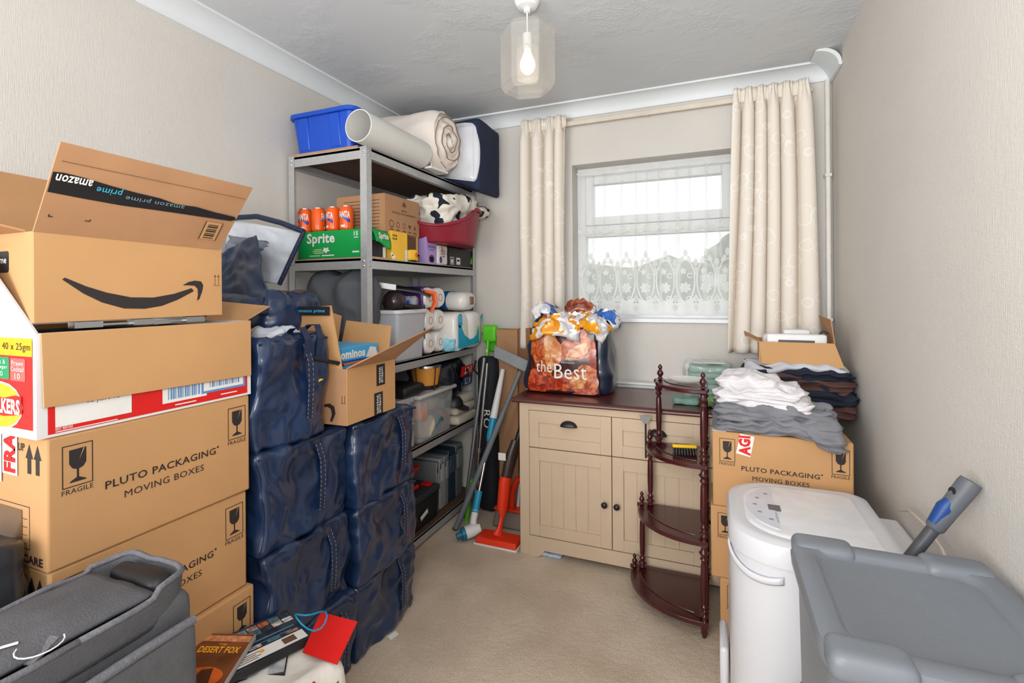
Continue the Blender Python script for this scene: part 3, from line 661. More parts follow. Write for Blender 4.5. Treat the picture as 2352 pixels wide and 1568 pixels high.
p = thing('pet_blanket', 'cream blanket with black patches bundled in the maroon basket', 'blanket', (-1.515, 2.592, Z + .118 + .032))
MB().soft(.3, .43, .27, r=.05, n=40, amp=.016, freq=(9, 10, 14), seed=5, ridge=True, oc=2, fn=lambda q: Vector((q.x * (.72 + 1.0 * q.z), q.y * (.72 + 1.1 * q.z), q.z * (.95 + .08 * math.sin(q.y * 9))))).build('folded_blanket', COW, p, smooth=180, merge=True)
MB().soft(.1, .12, .07, r=.03, n=12, amp=.012, freq=14, seed=2, ridge=True, T=X((.12, .262, .165))).build('hanging_corner', COW, p, smooth=180, merge=True)

# ---------------- third shelf
Z = LEV[2] + .002
GCL = M('grey_cloth', (86, 88, 94), .8, var=.15, scale=6, bump=.3, bscale=20)
p = thing('grey_fabric_bag', 'dark grey fabric bag on the third shelf behind the open carton', 'bag', (-1.71, 1.935, Z))
MB().soft(.36, .17, .43, r=.09, n=30, amp=.03, freq=(6, 5, 4), seed=11, ridge=True, oc=2).build('bag_body', GCL, p, smooth=180, merge=True)
TUBC = M('translucent_grey_box', (196, 200, 206), .3, alpha=.82, var=.03)
p = thing('clear_storage_box', 'translucent grey plastic storage box on the third shelf beside toilet rolls', 'storage box', (-1.605, 2.19, Z))
m = MB(); tubshell(m, .13, .12, .145, .135, .25, .02); m.build('box_body', TUBC, p, smooth=40)
rim(MB(), .14, .13, .238, .258, .014, .02).build('box_rim', M('clear_rim', (214, 216, 218), .3, var=.02), p, bevel=.003, nrm=True)
PET = M('bottle_plastic', (205, 210, 214), .12, alpha=.45, var=0, coat=.3)
def bottle(label, loc, rot, cap, L=.2, r=.034):
    p = thing('plastic_bottle', label, 'bottle', loc, rot=rot, group='empty bottles on the grey box')
    pr = [(.001, .004), (r * .7, 0), (r, .01)]
    for k in range(5): z = .03 + k * (L * .5 / 5); pr += [(r, z), (r * .9, z + .006), (r, z + .012)]
    pr += [(r, L * .7), (r * .75, L * .82), (.013, L * .92), (.0125, L * .96)]
    MB().lathe(pr, 18).build('bottle_body', PET, p, smooth=60)
    MB().lathe([(.0145, L * .95), (.0145, L * 1.03), (.001, L * 1.035)], 14).build('cap', cap, p, smooth=40)
zt = Z + .262
o = MB().soft(.24, .22, .02, r=.009, n=8, amp=.003).build('folded_bag', M('pale_plastic', (150, 156, 166), .35, var=.2, scale=30), smooth=60, merge=True); o.location = (-1.62, 2.22, Z + .235); tag(o, 'crumpled pale plastic bag topping the translucent grey box', 'plastic bag')
bottle('ribbed clear bottle lying with its base towards the room', (-1.485, 2.27, zt + .034), (rad(-90), 0, rad(105)), BLACK)
bottle('clear bottle with blue cap lying on the grey box', (-1.68, 2.2, zt + .03), (rad(-90), 0, rad(-80)), M('blue_cap', (30, 80, 190), .4), .17, .03)
bottle('clear bottle lying lowest beside the orange handle', (-1.52, 2.35, zt + .0285), (rad(-90), 0, rad(80)), BLACK, .17, .028)
p = thing('dark_pan', 'dark glossy helmet shaped pan lying on the grey box', 'pan', (-1.53, 2.125, zt - .002))
MB().lathe([(.001, .0), (.05, .004), (.062, .03), (.055, .07), (.03, .095), (.001, .1)], 20).build('pan_body', M('dark_gloss', (46, 36, 38), .15, var=.2), p, smooth=60)
MB().tube([(.05, .02, .02), (.085, .05, .012), (.09, .1, .012)], .011, 8).build('pan_handle', BLACK, p, smooth=60)
p = thing('hand_saw', 'black and orange saw handle beside the toilet rolls', 'saw', (-1.48, 2.33, Z + .3))
MB().tube([(-.12, -.09, .075), (-.02, -.02, .055), (.03, .02, .03)], .018, 8, flat=.5).build('saw_grip', BLACK, p, smooth=60)
MB().tube([(.01, -.01, .055), (.045, .03, .04), (.05, .035, -.01), (.035, .01, -.06)], [.012, .02, .018, .012], 8, flat=.6).build('orange_handle', M('orange_grip', (240, 96, 36), .45), p, smooth=60)
MB().panel((-.28, -.2, .09), (-.12, -.09, .06), (-.12, -.09, .09), (-.28, -.2, .12), .003).build('saw_blade', STEEL, p)

# toilet roll multipack
TP = M('tissue_in_film', (234, 230, 226), .35, var=.03, bump=.25, bscale=30, coat=.4); PF = M('purple_film', (66, 34, 96), .35, var=.1)
p = thing('toilet_roll_pack', 'tall plastic wrapped pack of toilet rolls with purple wrapper', 'toilet rolls', (-1.5, 2.43, Z))
for r_ in range(3):
    for c_ in range(2):
        MB().lathe([(.02, -.2), (.052, -.2), (.058, -.19), (.058, -.012), (.05, 0), (.02, .001)], 24, X((.03, -.052 + c_ * .108, .062 + r_ * .128), ry=PI / 2)).build('toilet_roll', TP, p, smooth=50)
        MB().lathe([(.0215, -.03), (.0215, .002), (.0175, .002), (.0175, -.03), (.001, -.03)], 16, X((.03, -.052 + c_ * .108, .062 + r_ * .128), ry=PI / 2)).build('cardboard_core', CARD3, p, smooth=50)
MB().grid(lambda u, v: (.024 - .2 * u, -.113 - .006 * math.sin(v * 3 * PI) ** 2, .01 + .37 * v), 10, 24).build('wrapper_side', PF, p, smooth=180, solid=.001)
MB().b(-.18, .01, -.1, .09, .378, .381).build('wrapper_top', PF, p)
m = MB()
for b_ in (.12, .25): m.grid(lambda u, v: (.03 - .02 * u + .002, -.113 + .02 * u, b_ - .03 + .06 * v), 4, 4)
m.build('wrapper_label', PF, p, smooth=180)['kind'] = 'stuff'
Face((.031, -.112, .0), (1, 1, 0), (0, 0, 1)).text('O', (0, .016, .235, .26), PAPER, p, k=8)
p = thing('blue_roll_pack', 'blue and white wrapped kitchen roll lying on top of the towel pack', 'kitchen roll', (-1.5, 2.745, Z + .236))
MB().soft(.2, .19, .118, r=.055, n=14, amp=.004, freq=10).build('roll_body', TP, p, smooth=180, merge=True)
MB().soft(.13, .194, .122, r=.057, n=14, amp=.003, freq=10, T=X((-.05, 0, -.001)), flatbase=False).build('blue_wrapper', M('blue_film', (20, 96, 160), .35, var=.1), p, smooth=180, merge=True)
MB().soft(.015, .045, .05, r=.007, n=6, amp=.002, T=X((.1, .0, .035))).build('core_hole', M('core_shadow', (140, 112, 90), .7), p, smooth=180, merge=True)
Face((.015, -.0985, .0), (-1, 0, 0), (0, 0, 1)).text('Cien', (0, .05, .05, .085), PAPER, p, k=1) if False else None
p = thing('kitchen_towel_pack', 'white and turquoise pack of kitchen towel rolls overhanging the third shelf', 'kitchen roll', (-1.51, 2.72, Z))
for k in range(2): MB().soft(.24, .175, .226, r=.05, n=14, amp=.004, freq=9, seed=k, ridge=True, T=X((0, -.1 + k * .176, 0))).build('towel_roll', TP, p, smooth=180, merge=True)
TQ = M('turquoise_film', (24, 160, 200), .35, var=.1)
f = Face((.1245, -.18, 0), (0, 1, 0), (0, 0, 1), eps=.0012)
f.polys('turquoise_print', [[(.0, .02), (.1, .02), (.25, .03), (.27, .03), (.265, .14), (.24, .085), (.2, .065), (.15, .06), (.08, .09), (.04, .14), (.0, .16)], rrect(.0, .05, .14, .22, .02)], TQ, p, k=3)
f.polys('green_print', [[(.3, .2), (.33, .215), (.32, .18), (.295, .18)]], M('green_film', (60, 150, 100), .4), p, k=3); f.polys('badge', [circ(.025, .19, .022), circ(.305, .175, .018, .012), circ(.32, .08, .012)], M('aqua_film', (70, 190, 220), .4), p, k=4)
p = thing('wrapped_napkins', 'crumpled turquoise and white wrapper under the towel pack', 'packet', (-1.455, 2.585, Z))
MB().soft(.1, .1, .075, r=.03, n=16, amp=.02, freq=18, seed=3, ridge=True).build('wrapper', M('aqua_wrap', (140, 205, 226), .3, var=.3, scale=25, coat=.4), p, smooth=180, merge=True)
p = thing('green_carton', 'small green and yellow box behind the blue kitchen roll', 'box', (-1.64, 2.88, Z + .236))
MB().b(-.05, .05, -.03, .03, -.234, .085).build('carton_body', M('lime_carton', (190, 200, 50), .5, var=.2, scale=30), p, bevel=.002)
f = Face((-.05, -.0302, 0), (1, 0, 0), (0, 0, 1)); f.polys('round_logo', [circ(.06, .05, .02)], M('dark_red_print', (120, 30, 30), .5), p); f.rect('dark_band', (.02, .1, -.01, .02), INK, p); f.text('MA', (.05, .09, -.006, .016), PAPER, p)
p = thing('tap_fittings', 'chrome tap fittings lying at the front of the third shelf', 'tap', (-1.5, 2.1, Z))
MB().tube([(0, -.04, .02), (0, .03, .03), (0, .07, .05), (-.02, .09, .03)], [.018, .02, .014, .012], 10).build('tap_body', CHROME, p, smooth=60)
MB().tube([(.01, -.06, .018), (-.06, -.06, .018)], .016, 10).build('tap_valve', BLACK, p, smooth=60)
MB().lathe([(.001, 0), (.018, 0), (.02, .012), (.01, .02), (.001, .02)], 12, X((0, .02, .045))).build('tap_knob', CHROME, p, smooth=60)

# ---------------- fourth shelf
Z = LEV[3] + .002
p = thing('grey_tool_case', 'light grey plastic organiser case with latches on the fourth shelf', 'tool case', (-1.58, 2.15, Z))
GC = M('light_grey_case', (176, 178, 180), .45, var=.04)
MB().b(-.12, .1, -.07, .075, 0, .13).b(-.12, .1, -.07, .075, .134, .265).build('case_shell', GC, p, bevel=.006)
for z in (.085, .2): MB().b(.098, .108, .03, .06, z, z + .04).build('latch', M('latch_grey', (120, 122, 124), .4), p, bevel=.003)
SBOX = M('clear_box', (214, 220, 222), .12, alpha=.3, var=0, coat=.4)
p = thing('clear_craft_box', 'clear plastic lidded box of mixed oddments on the fourth shelf', 'storage box', (-1.62, 2.44, Z))
m = MB(); tubshell(m, .145, .17, .155, .19, .24, .02); m.build('box_body', SBOX, p, smooth=40)
MB().b(-.17, .17, -.205, .205, .24, .262).build('box_lid', M('clear_lid', (206, 206, 202), .25, alpha=.85, var=.02), p, bevel=.008)
cols = [(226, 214, 200), (214, 150, 118), (150, 100, 70), (222, 206, 178), (230, 200, 190), (60, 110, 120), (200, 190, 176), (170, 110, 80)]
for k, c in enumerate(cols):
    o = MB().soft(.11, .1, .1, r=.035, n=10, amp=.018, freq=12, seed=k, ridge=True).build('bundled_oddment', M('oddment_%d' % k, c, .7), smooth=180, merge=True)
    o.location = (-1.62 + .085 * (k % 2) + .0, 2.31 + .083 * (k // 2), Z + .008 + (.105 if k in (1, 4, 6) else 0)); o['label'] = ['cream bundle low at the near end of the clear box', 'terracotta scrap piled at the near end of the clear box', 'brown scrap low in the clear box near its front', 'pale straw scrap low inside the clear box', 'pink bundle piled second row in the clear box', 'teal scrap low in the clear box', 'beige scrap piled at the far end of the clear box', 'russet scrap low at the far end of the clear box'][k]; o['category'] = 'fabric scrap'; o['group'] = 'oddments in the clear box'
p = thing('black_case', 'black rounded case resting on the grey organiser case', 'case', (-1.56, 2.215, Z + .27))
MB().soft(.2, .2, .06, r=.028, n=10, amp=.002).build('case_shell', BLACK, p, smooth=180, merge=True)
DRUM = M('drum_wood', (220, 148, 62), .35, var=.08, coat=.3)
p = thing('bongo_drum', 'small orange wooden drum with metal lugs on the clear box', 'drum', (-1.555, 2.46, Z + .2655))
MB().lathe([(.07, .02), (.085, .1), (.088, .135)], 28).build('drum_shell', DRUM, p, smooth=50)
MB().lathe([(.001, .138), (.086, .138), (.093, .134), (.094, .122), (.089, .12)], 28).build('drum_rim', CHROME, p, smooth=40)
MB().lathe([(.072, .0), (.074, .018), (.066, .022), (.001, .022)], 28).build('drum_base', BLACK, p, smooth=40)
for k in range(5):
    t = k * 2 * PI / 5 - .4; c, s_ = math.cos(t), math.sin(t)
    MB().tube([(c * .096, s_ * .096, .128), (c * .09, s_ * .09, .07), (c * .08, s_ * .08, .005)], .003, 6).lathe([(.001, -.002), (.007, -.002), (.007, .012), (.001, .014)], 8, X((c * .082, s_ * .082, 0))).build('tension_rod', INK, p, smooth=50)
BINB = M('black_bag_plastic', (22, 26, 38), .22, var=.3, scale=8, bump=.4, bscale=14, coat=.4)
p = thing('black_plastic_bag', 'black plastic bag with upside-down red and blue label on the fourth shelf', 'plastic bag', (-1.63, 2.705, Z + .175))
MB().soft(.3, .33, .235, r=.09, n=24, amp=.03, freq=7, seed=21, ridge=True, fn=lambda q: Vector((q.x, q.y, q.z))).build('bag_body', BINB, p, smooth=180, merge=True)
f = Face((.156, -.08, 0), (-.05, 1, 0), (.12, 0, 1), eps=.004); f.rect('red_label', (.08, .26, .115, .18), RED, p); f.text('ECT', (.12, .23, .13, .17), PAPER, p, rot=2)
f.rect('blue_label', (.12, .26, .05, .11), M('blue_label', (28, 52, 110), .4), p); f.text('RTS', (.14, .23, .06, .1), PAPER, p, rot=2)
TOWL = M('cream_towel', (218, 208, 190), .95, var=.08, scale=80, bump=.5, bscale=200)
for k in range(3):
    p = thing('folded_towel', ('bottom', 'middle', 'top')[k] + ' one of three folded cream towels beside the clear box', 'towel', (-1.60, 2.785, Z + k * .057), group='folded cream towels')
    MB().soft(.3 - .015 * k, .26, .056, r=.024, n=16, amp=.008, freq=(5, 5, 12), seed=k).build('towel_fold', TOWL, p, smooth=180, merge=True)
p = thing('peaked_cap', 'black peaked cap tucked between towels and clear box', 'cap', (-1.468, 2.665, Z + .12))
MB().lathe([(.06, 0), (.058, .03), (.04, .055), (.001, .065)], 18, X((-.02, 0, 0))).build('crown', BLACK, p, smooth=60)
MB().prism([(.03 * 0, -.05), (.05, -.04), (.065, 0), (.05, .04), (0, .05)], 0, .004, X((.02, 0, 0), ry=.3)).build('peak', BLACK, p)

# ---------------- bottom shelf
Z = LEV[4] + .002
p = thing('black_toolbox', 'black toolbox with red handle on the bottom shelf', 'toolbox', (-1.6, 2.31, Z))
MB().frus((-.1, .105, -.13, .17, 0), (-.105, .115, -.135, .175, .15)).build('box_body', BLACK, p, bevel=.008)
MB().b(-.11, .12, -.14, .18, .152, .19).build('box_lid', M('toolbox_lid', (50, 52, 56), .45), p, bevel=.01)
MB().tube([(.02, -.08, .19), (.06, -.08, .215), (.06, .03, .215), (.02, .03, .19)], .011, 8).build('handle', RED, p, smooth=50)
MB().b(.03, .09, .1, .15, .19, .2).build('red_latch', RED, p, bevel=.003)
Face((.113, -.02, .05), (0, 1, .3), (0, -.3, 1), eps=.003).rect('torn_label', (0, .075, 0, .025), PAPER, p)
p = thing('red_bin', 'red plastic hopper bin behind the black toolbox', 'bin', (-1.7, 2.2, Z + .192))
MB().frus((-.06, .1, -.1, .06, 0), (-.08, .2, -.12, .12, .15)).build('bin_body', RED, p, bevel=.006)
o = MB().b(-1.92, -1.69, 1.95, 2.3, Z, Z + .19).build('grey_crate', DGREY, bevel=.005); tag(o, 'dark grey crate carrying the red bin on the bottom shelf', 'crate')
for k, (y0, y1, h, c, l) in enumerate(((2.515, 2.545, .29, (120, 122, 126), 'thin grey binder standing next to the black toolbox'), (2.55, 2.6, .30, (150, 152, 154), 'pale grey case standing on the bottom shelf'), (2.605, 2.65, .3, (128, 128, 130), 'mid grey case standing before the dark blue one'), (2.655, 2.745, .32, (40, 56, 72), 'dark blue case standing among grey cases'), (2.75, 2.83, .33, (104, 112, 114), 'last grey green case at the far end of bottom shelf'))):
    p = thing('upright_case', l, 'case', (-1.62, 0, Z), group='cases standing on the bottom shelf')
    m_ = M('case_%d' % k, c, .45, var=.05)
    MB().b(-.15, .1, y0, y1, 0, h).build('case_body', m_, p, bevel=.006); MB().b(.1, .108, y0 + .008, y1 - .008, h * .55, h * .9).build('case_spine', M('case_edge_%d' % k, tuple(min(255, t + 25) for t in c), .4), p, bevel=.002)
    MB().b(.098, .106, y0 + .006, y1 - .006, h - .06, h - .03).build('clasp', BLACK, p)
# ================================================================== left stack of cartons
GLASS = [(-.0155, .034), (.0155, .035), (.0155, .003), (.010, -.006), (.002, -.009), (.002, -.026), (.0155, -.0335), (.0155, -.0355), (-.0145, -.0355), (-.0145, -.033), (-.002, -.026), (-.002, -.009), (-.010, -.005), (-.0155, .005)]
def fragile(f, a, b, par, s=1):
    w, h = .056 * s, .09 * s
    m = f.polys('fragile_frame', ring((a, a + w, b, b + h), .002 * s), INK, par); m['kind'] = 'stuff'
    f.polys('fragile_glass', [[(a + w / 2 + x * s, b + h / 2 + y * s) for x, y in GLASS]], INK, par)
    f.polys('glass_crack', [[(a + w / 2 + .010 * s, b + .079 * s), (a + w / 2 + .0125 * s, b + .079 * s), (a + w / 2 + .002 * s, b + .055 * s)], ], CARD, par, k=2)
    f.text('FRAGILE', (a - .001, a + w, b - .0135 * s, b - .003 * s), INK, par, bold=0)
def seam_tape(par, x0, x1, y0, y1, z): MB().b(x0, x1, y0, y1, z, z + .0008).build('tape', TAPE, par)
def moving_box(label, loc, w, d, h, axis, group, fronttext=True, s=1, lean=0):
    """axis 'x': printed face looks along +x (w along y); axis 'y': printed face looks along -y (w along x)"""
    p = thing('moving_box', label, 'box', loc, lean, group)
    if axis == 'x':
        m = MB().b(-d, 0, 0, w, 0, h); f = Face((0, 0, 0), (0, 1, 0), (0, 0, 1)); g = Face((0, 0, 0), (1, 0, 0), (0, 0, 1))
    else:
        m = MB().b(0, w, 0, d, 0, h); f = Face((0, 0, 0), (1, 0, 0), (0, 0, 1)); g = Face((0, d, 0), (0, -1, 0), (0, 0, 1))
    body = m.build('carton_body', CARD, p, bevel=.006)
    if axis == 'x':
        MB().b(-d + .004, -.004, w / 2 - .0012, w / 2 + .0012, h - .0006, h + .0006).build('flap_seam', INK2, body)
    else: MB().b(.004, w - .004, d / 2 - .0012, d / 2 + .0012, h - .0006, h + .0006).build('flap_seam', INK2, body)
    k = w / .478
    fragile(f, .026 * k, h - .115 * s, p, s); fragile(f, w - .066 * k - .004, h - .118 * s, p, s)
    if fronttext:
        f.text('PLUTO PACKAGING', (.105 * k, .37 * k, h - .143 * s, h - .125 * s), INK, p, bold=.012); f.polys('trade_mark', [circ(.377 * k, h - .126 * s, .003)], INK, p)
        f.text('MOVING BOXES', (.144 * k, .336 * k, h - .176 * s, h - .16 * s), INK, p, bold=0)
    return p, f, g
LG = 'moving boxes stacked at the left'
def leftface(p, h, tape=True):
    g = Face((0, 0, 0), (1, 0, 0), (0, 0, 1))   # local x runs -d..0
    for a in (-.062, -.031):
        g.polys('up_arrow', [[(a - .014, h - .048), (a, h - .018), (a + .014, h - .048), (a + .007, h - .048), (a + .007, h - .08), (a - .007, h - .08), (a - .007, h - .048)]], INK, p)
    g.text('THIS WAY UP', (-.21, -.079, h - .035, h - .018), INK, p)
    g.polys('address_frame', ring((-.3, -.062, h - .24, h - .15), .0015), INK, p)['kind'] = 'stuff'
    for k in range(4): g.rect('address_line', (-.28, -.072, h - .178 - k * .017, h - .1768 - k * .017), INK, p)
    g.text('HANDLE WITH CARE', (-.3, -.014, h - .268, h - .25), INK, p, bold=.03)
    g.rect('brown_tape', (-.22, -.09, 0, h - .16), M('brown_tape', (112, 80, 50), .25, coat=.5), p, k=2)
    if tape:
        g.rect('fragile_tape', (-.165, -.105, h - .09, h), PAPER, p, k=3)
        g.text('FRA', (-.158, -.112, h - .085, h + .0), RED, p, rot=1, k=4, bold=.05)
        g.rect('fragile_tape', (-.23, -.167, h - .11, h), PAPER, p, k=4); g.text('GILE', (-.225, -.172, h - .105, h), RED, p, rot=1, k=5, bold=.05)
b, f, g = moving_box('bottom moving box of the left stack, almost hidden by bags', (-1.275, .572, 0), .478, .44, .228, 'x', LG)
b, f, g = moving_box('third moving box down in the left stack beside the film cases', (-1.263, .578, .229), .478, .44, .273, 'x', LG); leftface(b, .273)
b, f, g = moving_box('second moving box down in the left stack behind the grey bag', (-1.276, .577, .503), .466, .44, .277, 'x', LG); leftface(b, .277)
b, f, g = moving_box('top moving box of the left stack under the red crisp carton', (-1.27, .572, .7805), .478, .44, .28, 'x', LG); leftface(b, .28)

# crisp carton: white and red outside, brown flap folded down over the front
WH = M('white_card', (222, 220, 220), .5, var=.03); REDC = M('red_card', (212, 26, 24), .45, var=.04); YELC = M('yellow_card', (244, 176, 24), .45); 
p = thing('crisp_carton', 'open red and white crisp carton with brown flap folded over its front', 'carton', (-1.268, .556, 1.0615))
d, w, h, t = .43, .497, .216, .004
MB().b(-t, 0, 0, w, 0, h).build('side_panel', WH, p); MB().b(-d, -d + t, 0, w, 0, h).build('side_panel', CARD2, p)
MB().b(-d + t, -t, 0, t, 0, h).build('side_panel', WH, p); MB().b(-d + t, -t, w - t, w, 0, h).build('side_panel', WH, p)
MB().b(-d + t, -t, t, w - t, 0, t).build('base', CARD2, p)
fl = MB().panel((.006, .008, .064), (.007, w - .006, .056), (.0015, w - .002, h), (.0015, .006, h), .0035).build('flap', CARD, p, bevel=.001)
MB().panel((-.02, w - .002, h), (-.2, w - .002, h), (-.25, w + .1, h + .055), (-.06, w + .12, h + .04), .004).build('flap', CARD, p)
MB().panel((0, 0, h), (-.2, 0, h), (-.36, -.03, h + .17), (-.13, -.03, h + .16), .004).build('flap', M('grey_flap', (190, 188, 188), .6), p)
f = Face((0, 0, 0), (0, 1, 0), (0, 0, 1))
f.rect('red_panel', (.018, w - .012, .006, .2), REDC, p)
f.rect('date_panel', (.03, .175, .018, .075), PAPER, p, k=2); f.text('02 JUN 18', (.085, .15, .055, .068), MATS['faded_print'], p, k=3, bold=-.01)
f.text('BEST BEFORE', (.03, .06, .012, .017), PAPER, p, k=3); f.rect('small_print', (.03, .145, .008, .010), PAPER, p, k=3)
f.rect('barcode_panel', (.245, .36, .022, .075), PAPER, p, k=2); BLB = M('blue_bars', (92, 138, 190), .5)
f.polys('blue_frame', ring((.345, w - .02, .028, .1), .006), BLB, p, k=3)['kind'] = 'stuff'; f.rect('barcode_panel', (.36, w - .026, .034, .1), PAPER, p, k=2)
for k in range(14): f.rect('barcode_bar', (.258 + k * .006, .258 + k * .006 + (.004 if k % 3 else .002), .03, .075), BLB, p, k=4)
for k in range(14): f.rect('barcode_bar', (.368 + k * .0065, .368 + k * .0065 + (.0045 if k % 3 == 1 else .002), .042, .1), BLB, p, k=4)
f.rect('small_print', (.275, .33, .0125, .0155), PAPER, p, k=4); f.rect('small_print', (.4, .45, .0155, .0185), PAPER, p, k=4)
g = Face((0, 0, 0), (1, 0, 0), (0, 0, 1))
g.rect('red_panel', (-d + .01, -.012, .018, .2), REDC, p); g.rect('yellow_band', (-d + .01, -.012, .168, .205), YELC, p, k=2)
g.text('GREAT VALUE! 40 x 25gm', (-.3, -.018, .176, .195), INK, p, k=3, bold=0)
g.polys('green_badge', [rrect(-.165, -.099, .118, .164, .004)], M('green_badge', (20, 146, 90), .5), p, k=2); g.polys('pink_badge', [rrect(-.094, -.038, .116, .163, .004)], M('pink_badge', (216, 96, 90), .5), p, k=2)
for q, r in (('Salt &', (-.155, -.112, .150, .159)), ('Vinegar', (-.16, -.104, .138, .147)), ('10', (-.142, -.122, .124, .134)), ('Prawn', (-.088, -.044, .148, .158)), ('Cocktail', (-.09, -.042, .136, .146)), ('10', (-.076, -.056, .120, .132))): g.text(q, r, PAPER, p, k=3, bold=0)
g.polys('logo_edge', [circ(-.13, .062, .082, .05)], PAPER, p, k=2); g.polys('logo_disc', [circ(-.13, .062, .078, .046)], M('logo_yellow', (240, 178, 40), .45), p, k=3)
g.polys('logo_ribbon', [[(-.22, .05), (-.17, .044), (-.12, .04), (-.07, .045), (-.048, .05), (-.05, .085), (-.075, .086), (-.12, .078), (-.18, .084), (-.22, .09)]], REDC, p, k=4)
g.text('WALKERS', (-.2, -.055, .046, .078), PAPER, p, k=5, bold=.04)
# contents of the crisp carton
o = MB().soft(.36, .44, .2, r=.02, n=16, amp=.012, freq=9, seed=3).build('dark_fabric_bundle', M('black_cloth', (30, 31, 36), .7, var=.2), smooth=180, merge=True); o.location = (-1.475, .805, 1.0665); tag(o, 'dark cloth bundle filling the crisp carton', 'cloth bundle')
p = thing('metal_bars', 'flat steel bars lying on the dark cloth inside the crisp carton', 'metal frame', (-1.32, .64, 1.281))
MB().b(-.012, .014, 0, .055, 0, .014).build('steel_plate', CHROME, p); MB().b(-.004, .004, .055, .12, .003, .008).build('steel_rod', CHROME, p); MB().b(-.012, .014, .12, .17, 0, .014).build('steel_plate', CHROME, p); MB().b(-.004, .004, .17, .25, .003, .008).build('steel_rod', CHROME, p); MB().b(-.012, .014, .25, .3, 0, .014).build('steel_plate', CHROME, p)

# big open box with the curved arrow
p = thing('open_delivery_box', 'large open brown box with black curved arrow on top of the left stack', 'box', (-1.275, .556, 1.298))
d, w, h = .36, .413, .187
MB().b(-t, 0, 0, w, 0, h).build('side_panel', CARD, p, bevel=.001); MB().b(-d, -d + t, 0, w, 0, h).build('side_panel', CARD2, p); MB().b(-d + t, -t, 0, t, 0, h).build('side_panel', CARD, p, bevel=.001); MB().b(-d + t, -t, w - t, w, 0, h).build('side_panel', CARD, p)
MB().b(-d + t, -t, t, w - t, 0, t).build('base', CARD2, p)
A, B_, Cc, D_ = Vector((0, 0, h - .002)), Vector((.002, w - .008, h - .006)), Vector((.115, w + .006, h + .158)), Vector((.12, -.01, h + .162))
MB().panel(A, B_, Cc, D_, -.004).build('flap', CARD3, p)
ff = Face(A, B_ - A, D_ - A, eps=.0012); LW = (B_ - A).length; LH = ff.v.dot(D_ - A)
ff.polys('black_tape', [[(-.003, .095), (.06, .092), (.13, .09), (.22, .092), (.3, .093), (LW - .01, .094), (LW + .003, .1), (LW - .004, .108), (.34, .112), (.29, .118), (.24, .116), (.2, .124), (.15, .127), (.1, .132), (.05, .139), (.01, .142), (-.006, .14)]], BLACKTAPE, p, k=1)
ff.text('amazon', (-.0, .062, .124, .139), PAPER, p, rot=2, k=3, bold=.02); ff.text('prime', (.072, .12, .112, .131), M('cyan_print', (60, 170, 200), .5), p, rot=2, k=3, bold=.01); ff.text('amazon prime', (.13, .26, .106, .12), M('dim_print', (120, 150, 165), .5), p, rot=2, k=3, bold=.0)
ff.rect('crease', (0, LW, .166, .1672), INK2, p, k=2)
ff.rect('barcode_label', (LW - .072, LW - .028, .03, .082), CARD, p, k=2)
for k in range(7): ff.rect('barcode_bar', (LW - .066, LW - .038, .034 + k * .0065, .034 + k * .0065 + (.0042 if k % 2 else .0024)), INK, p, k=3)
for a in (LW - .076, LW - .03): ff.rect('barcode_bar', (a, a + .0018, .028, .085), INK, p, k=3)
ff.polys('corner_mark', [[(.012, .04), (.02, .04), (.02, .042), (.014, .042), (.014, .046), (.012, .046)], ], INK, p, k=2); ff.polys('corner_mark', [[(.075, .04), (.085, .04), (.085, .046), (.083, .046), (.083, .042), (.075, .042)]], INK, p, k=2)
MB().panel((-d, .0, h), (-d, w, h), (-d - .09, w + .02, h + .185), (-d - .1, -.03, h + .2), .004).build('flap', CARD2, p)
MB().panel((-.03, .0, h), (-d + .01, .0, h), (-d - .0, -.13, h + .045), (-.06, -.13, h + .03), .004).build('flap', CARD2, p)
MB().panel((-.03, w, h), (-d + .01, w, h), (-d + .02, w + .06, h + .14), (-.05, w + .06, h + .15), .004).build('flap', CARD2, p)
f = Face((0, 0, 0), (0, 1, 0), (0, 0, 1))
up_ = [(.052, .094), (.09, .076), (.13, .062), (.18, .051), (.23, .05), (.28, .059), (.326, .074)]
lo_ = [(.332, .066), (.29, .044), (.25, .029), (.21, .023), (.165, .025), (.12, .04), (.085, .06), (.047, .09)]
f.polys('smile_curve', [up_ + lo_], INK, p)
f.polys('smile_arrow_head', [[(.302, .081), (.318, .09), (.335, .094), (.352, .092), (.358, .082), (.355, .066), (.347, .045), (.34, .04), (.343, .056), (.342, .072), (.334, .08), (.32, .081)]], INK, p)
f.polys('up_mark', [[(.388, .105), (.392, .112), (.396, .105)], [(.3912, .083), (.3928, .083), (.3928, .105), (.3912, .105)]], INK2, p)['kind'] = 'stuff'
f.polys('up_mark', [[(.398, .105), (.402, .112), (.406, .105)], [(.4012, .083), (.4028, .083), (.4028, .105), (.4012, .105)], [(.387, .081), (.407, .081), (.407, .0825), (.387, .0825)]], INK2, p)['kind'] = 'stuff'
g = Face((0, 0, 0), (1, 0, 0), (0, 0, 1)); g.polys('black_label', [rrect(-.16, -.092, .105, .15, .006)], BLACKTAPE, p); g.text('prime', (-.15, -.1, .12, .138), PAPER, p, k=2)

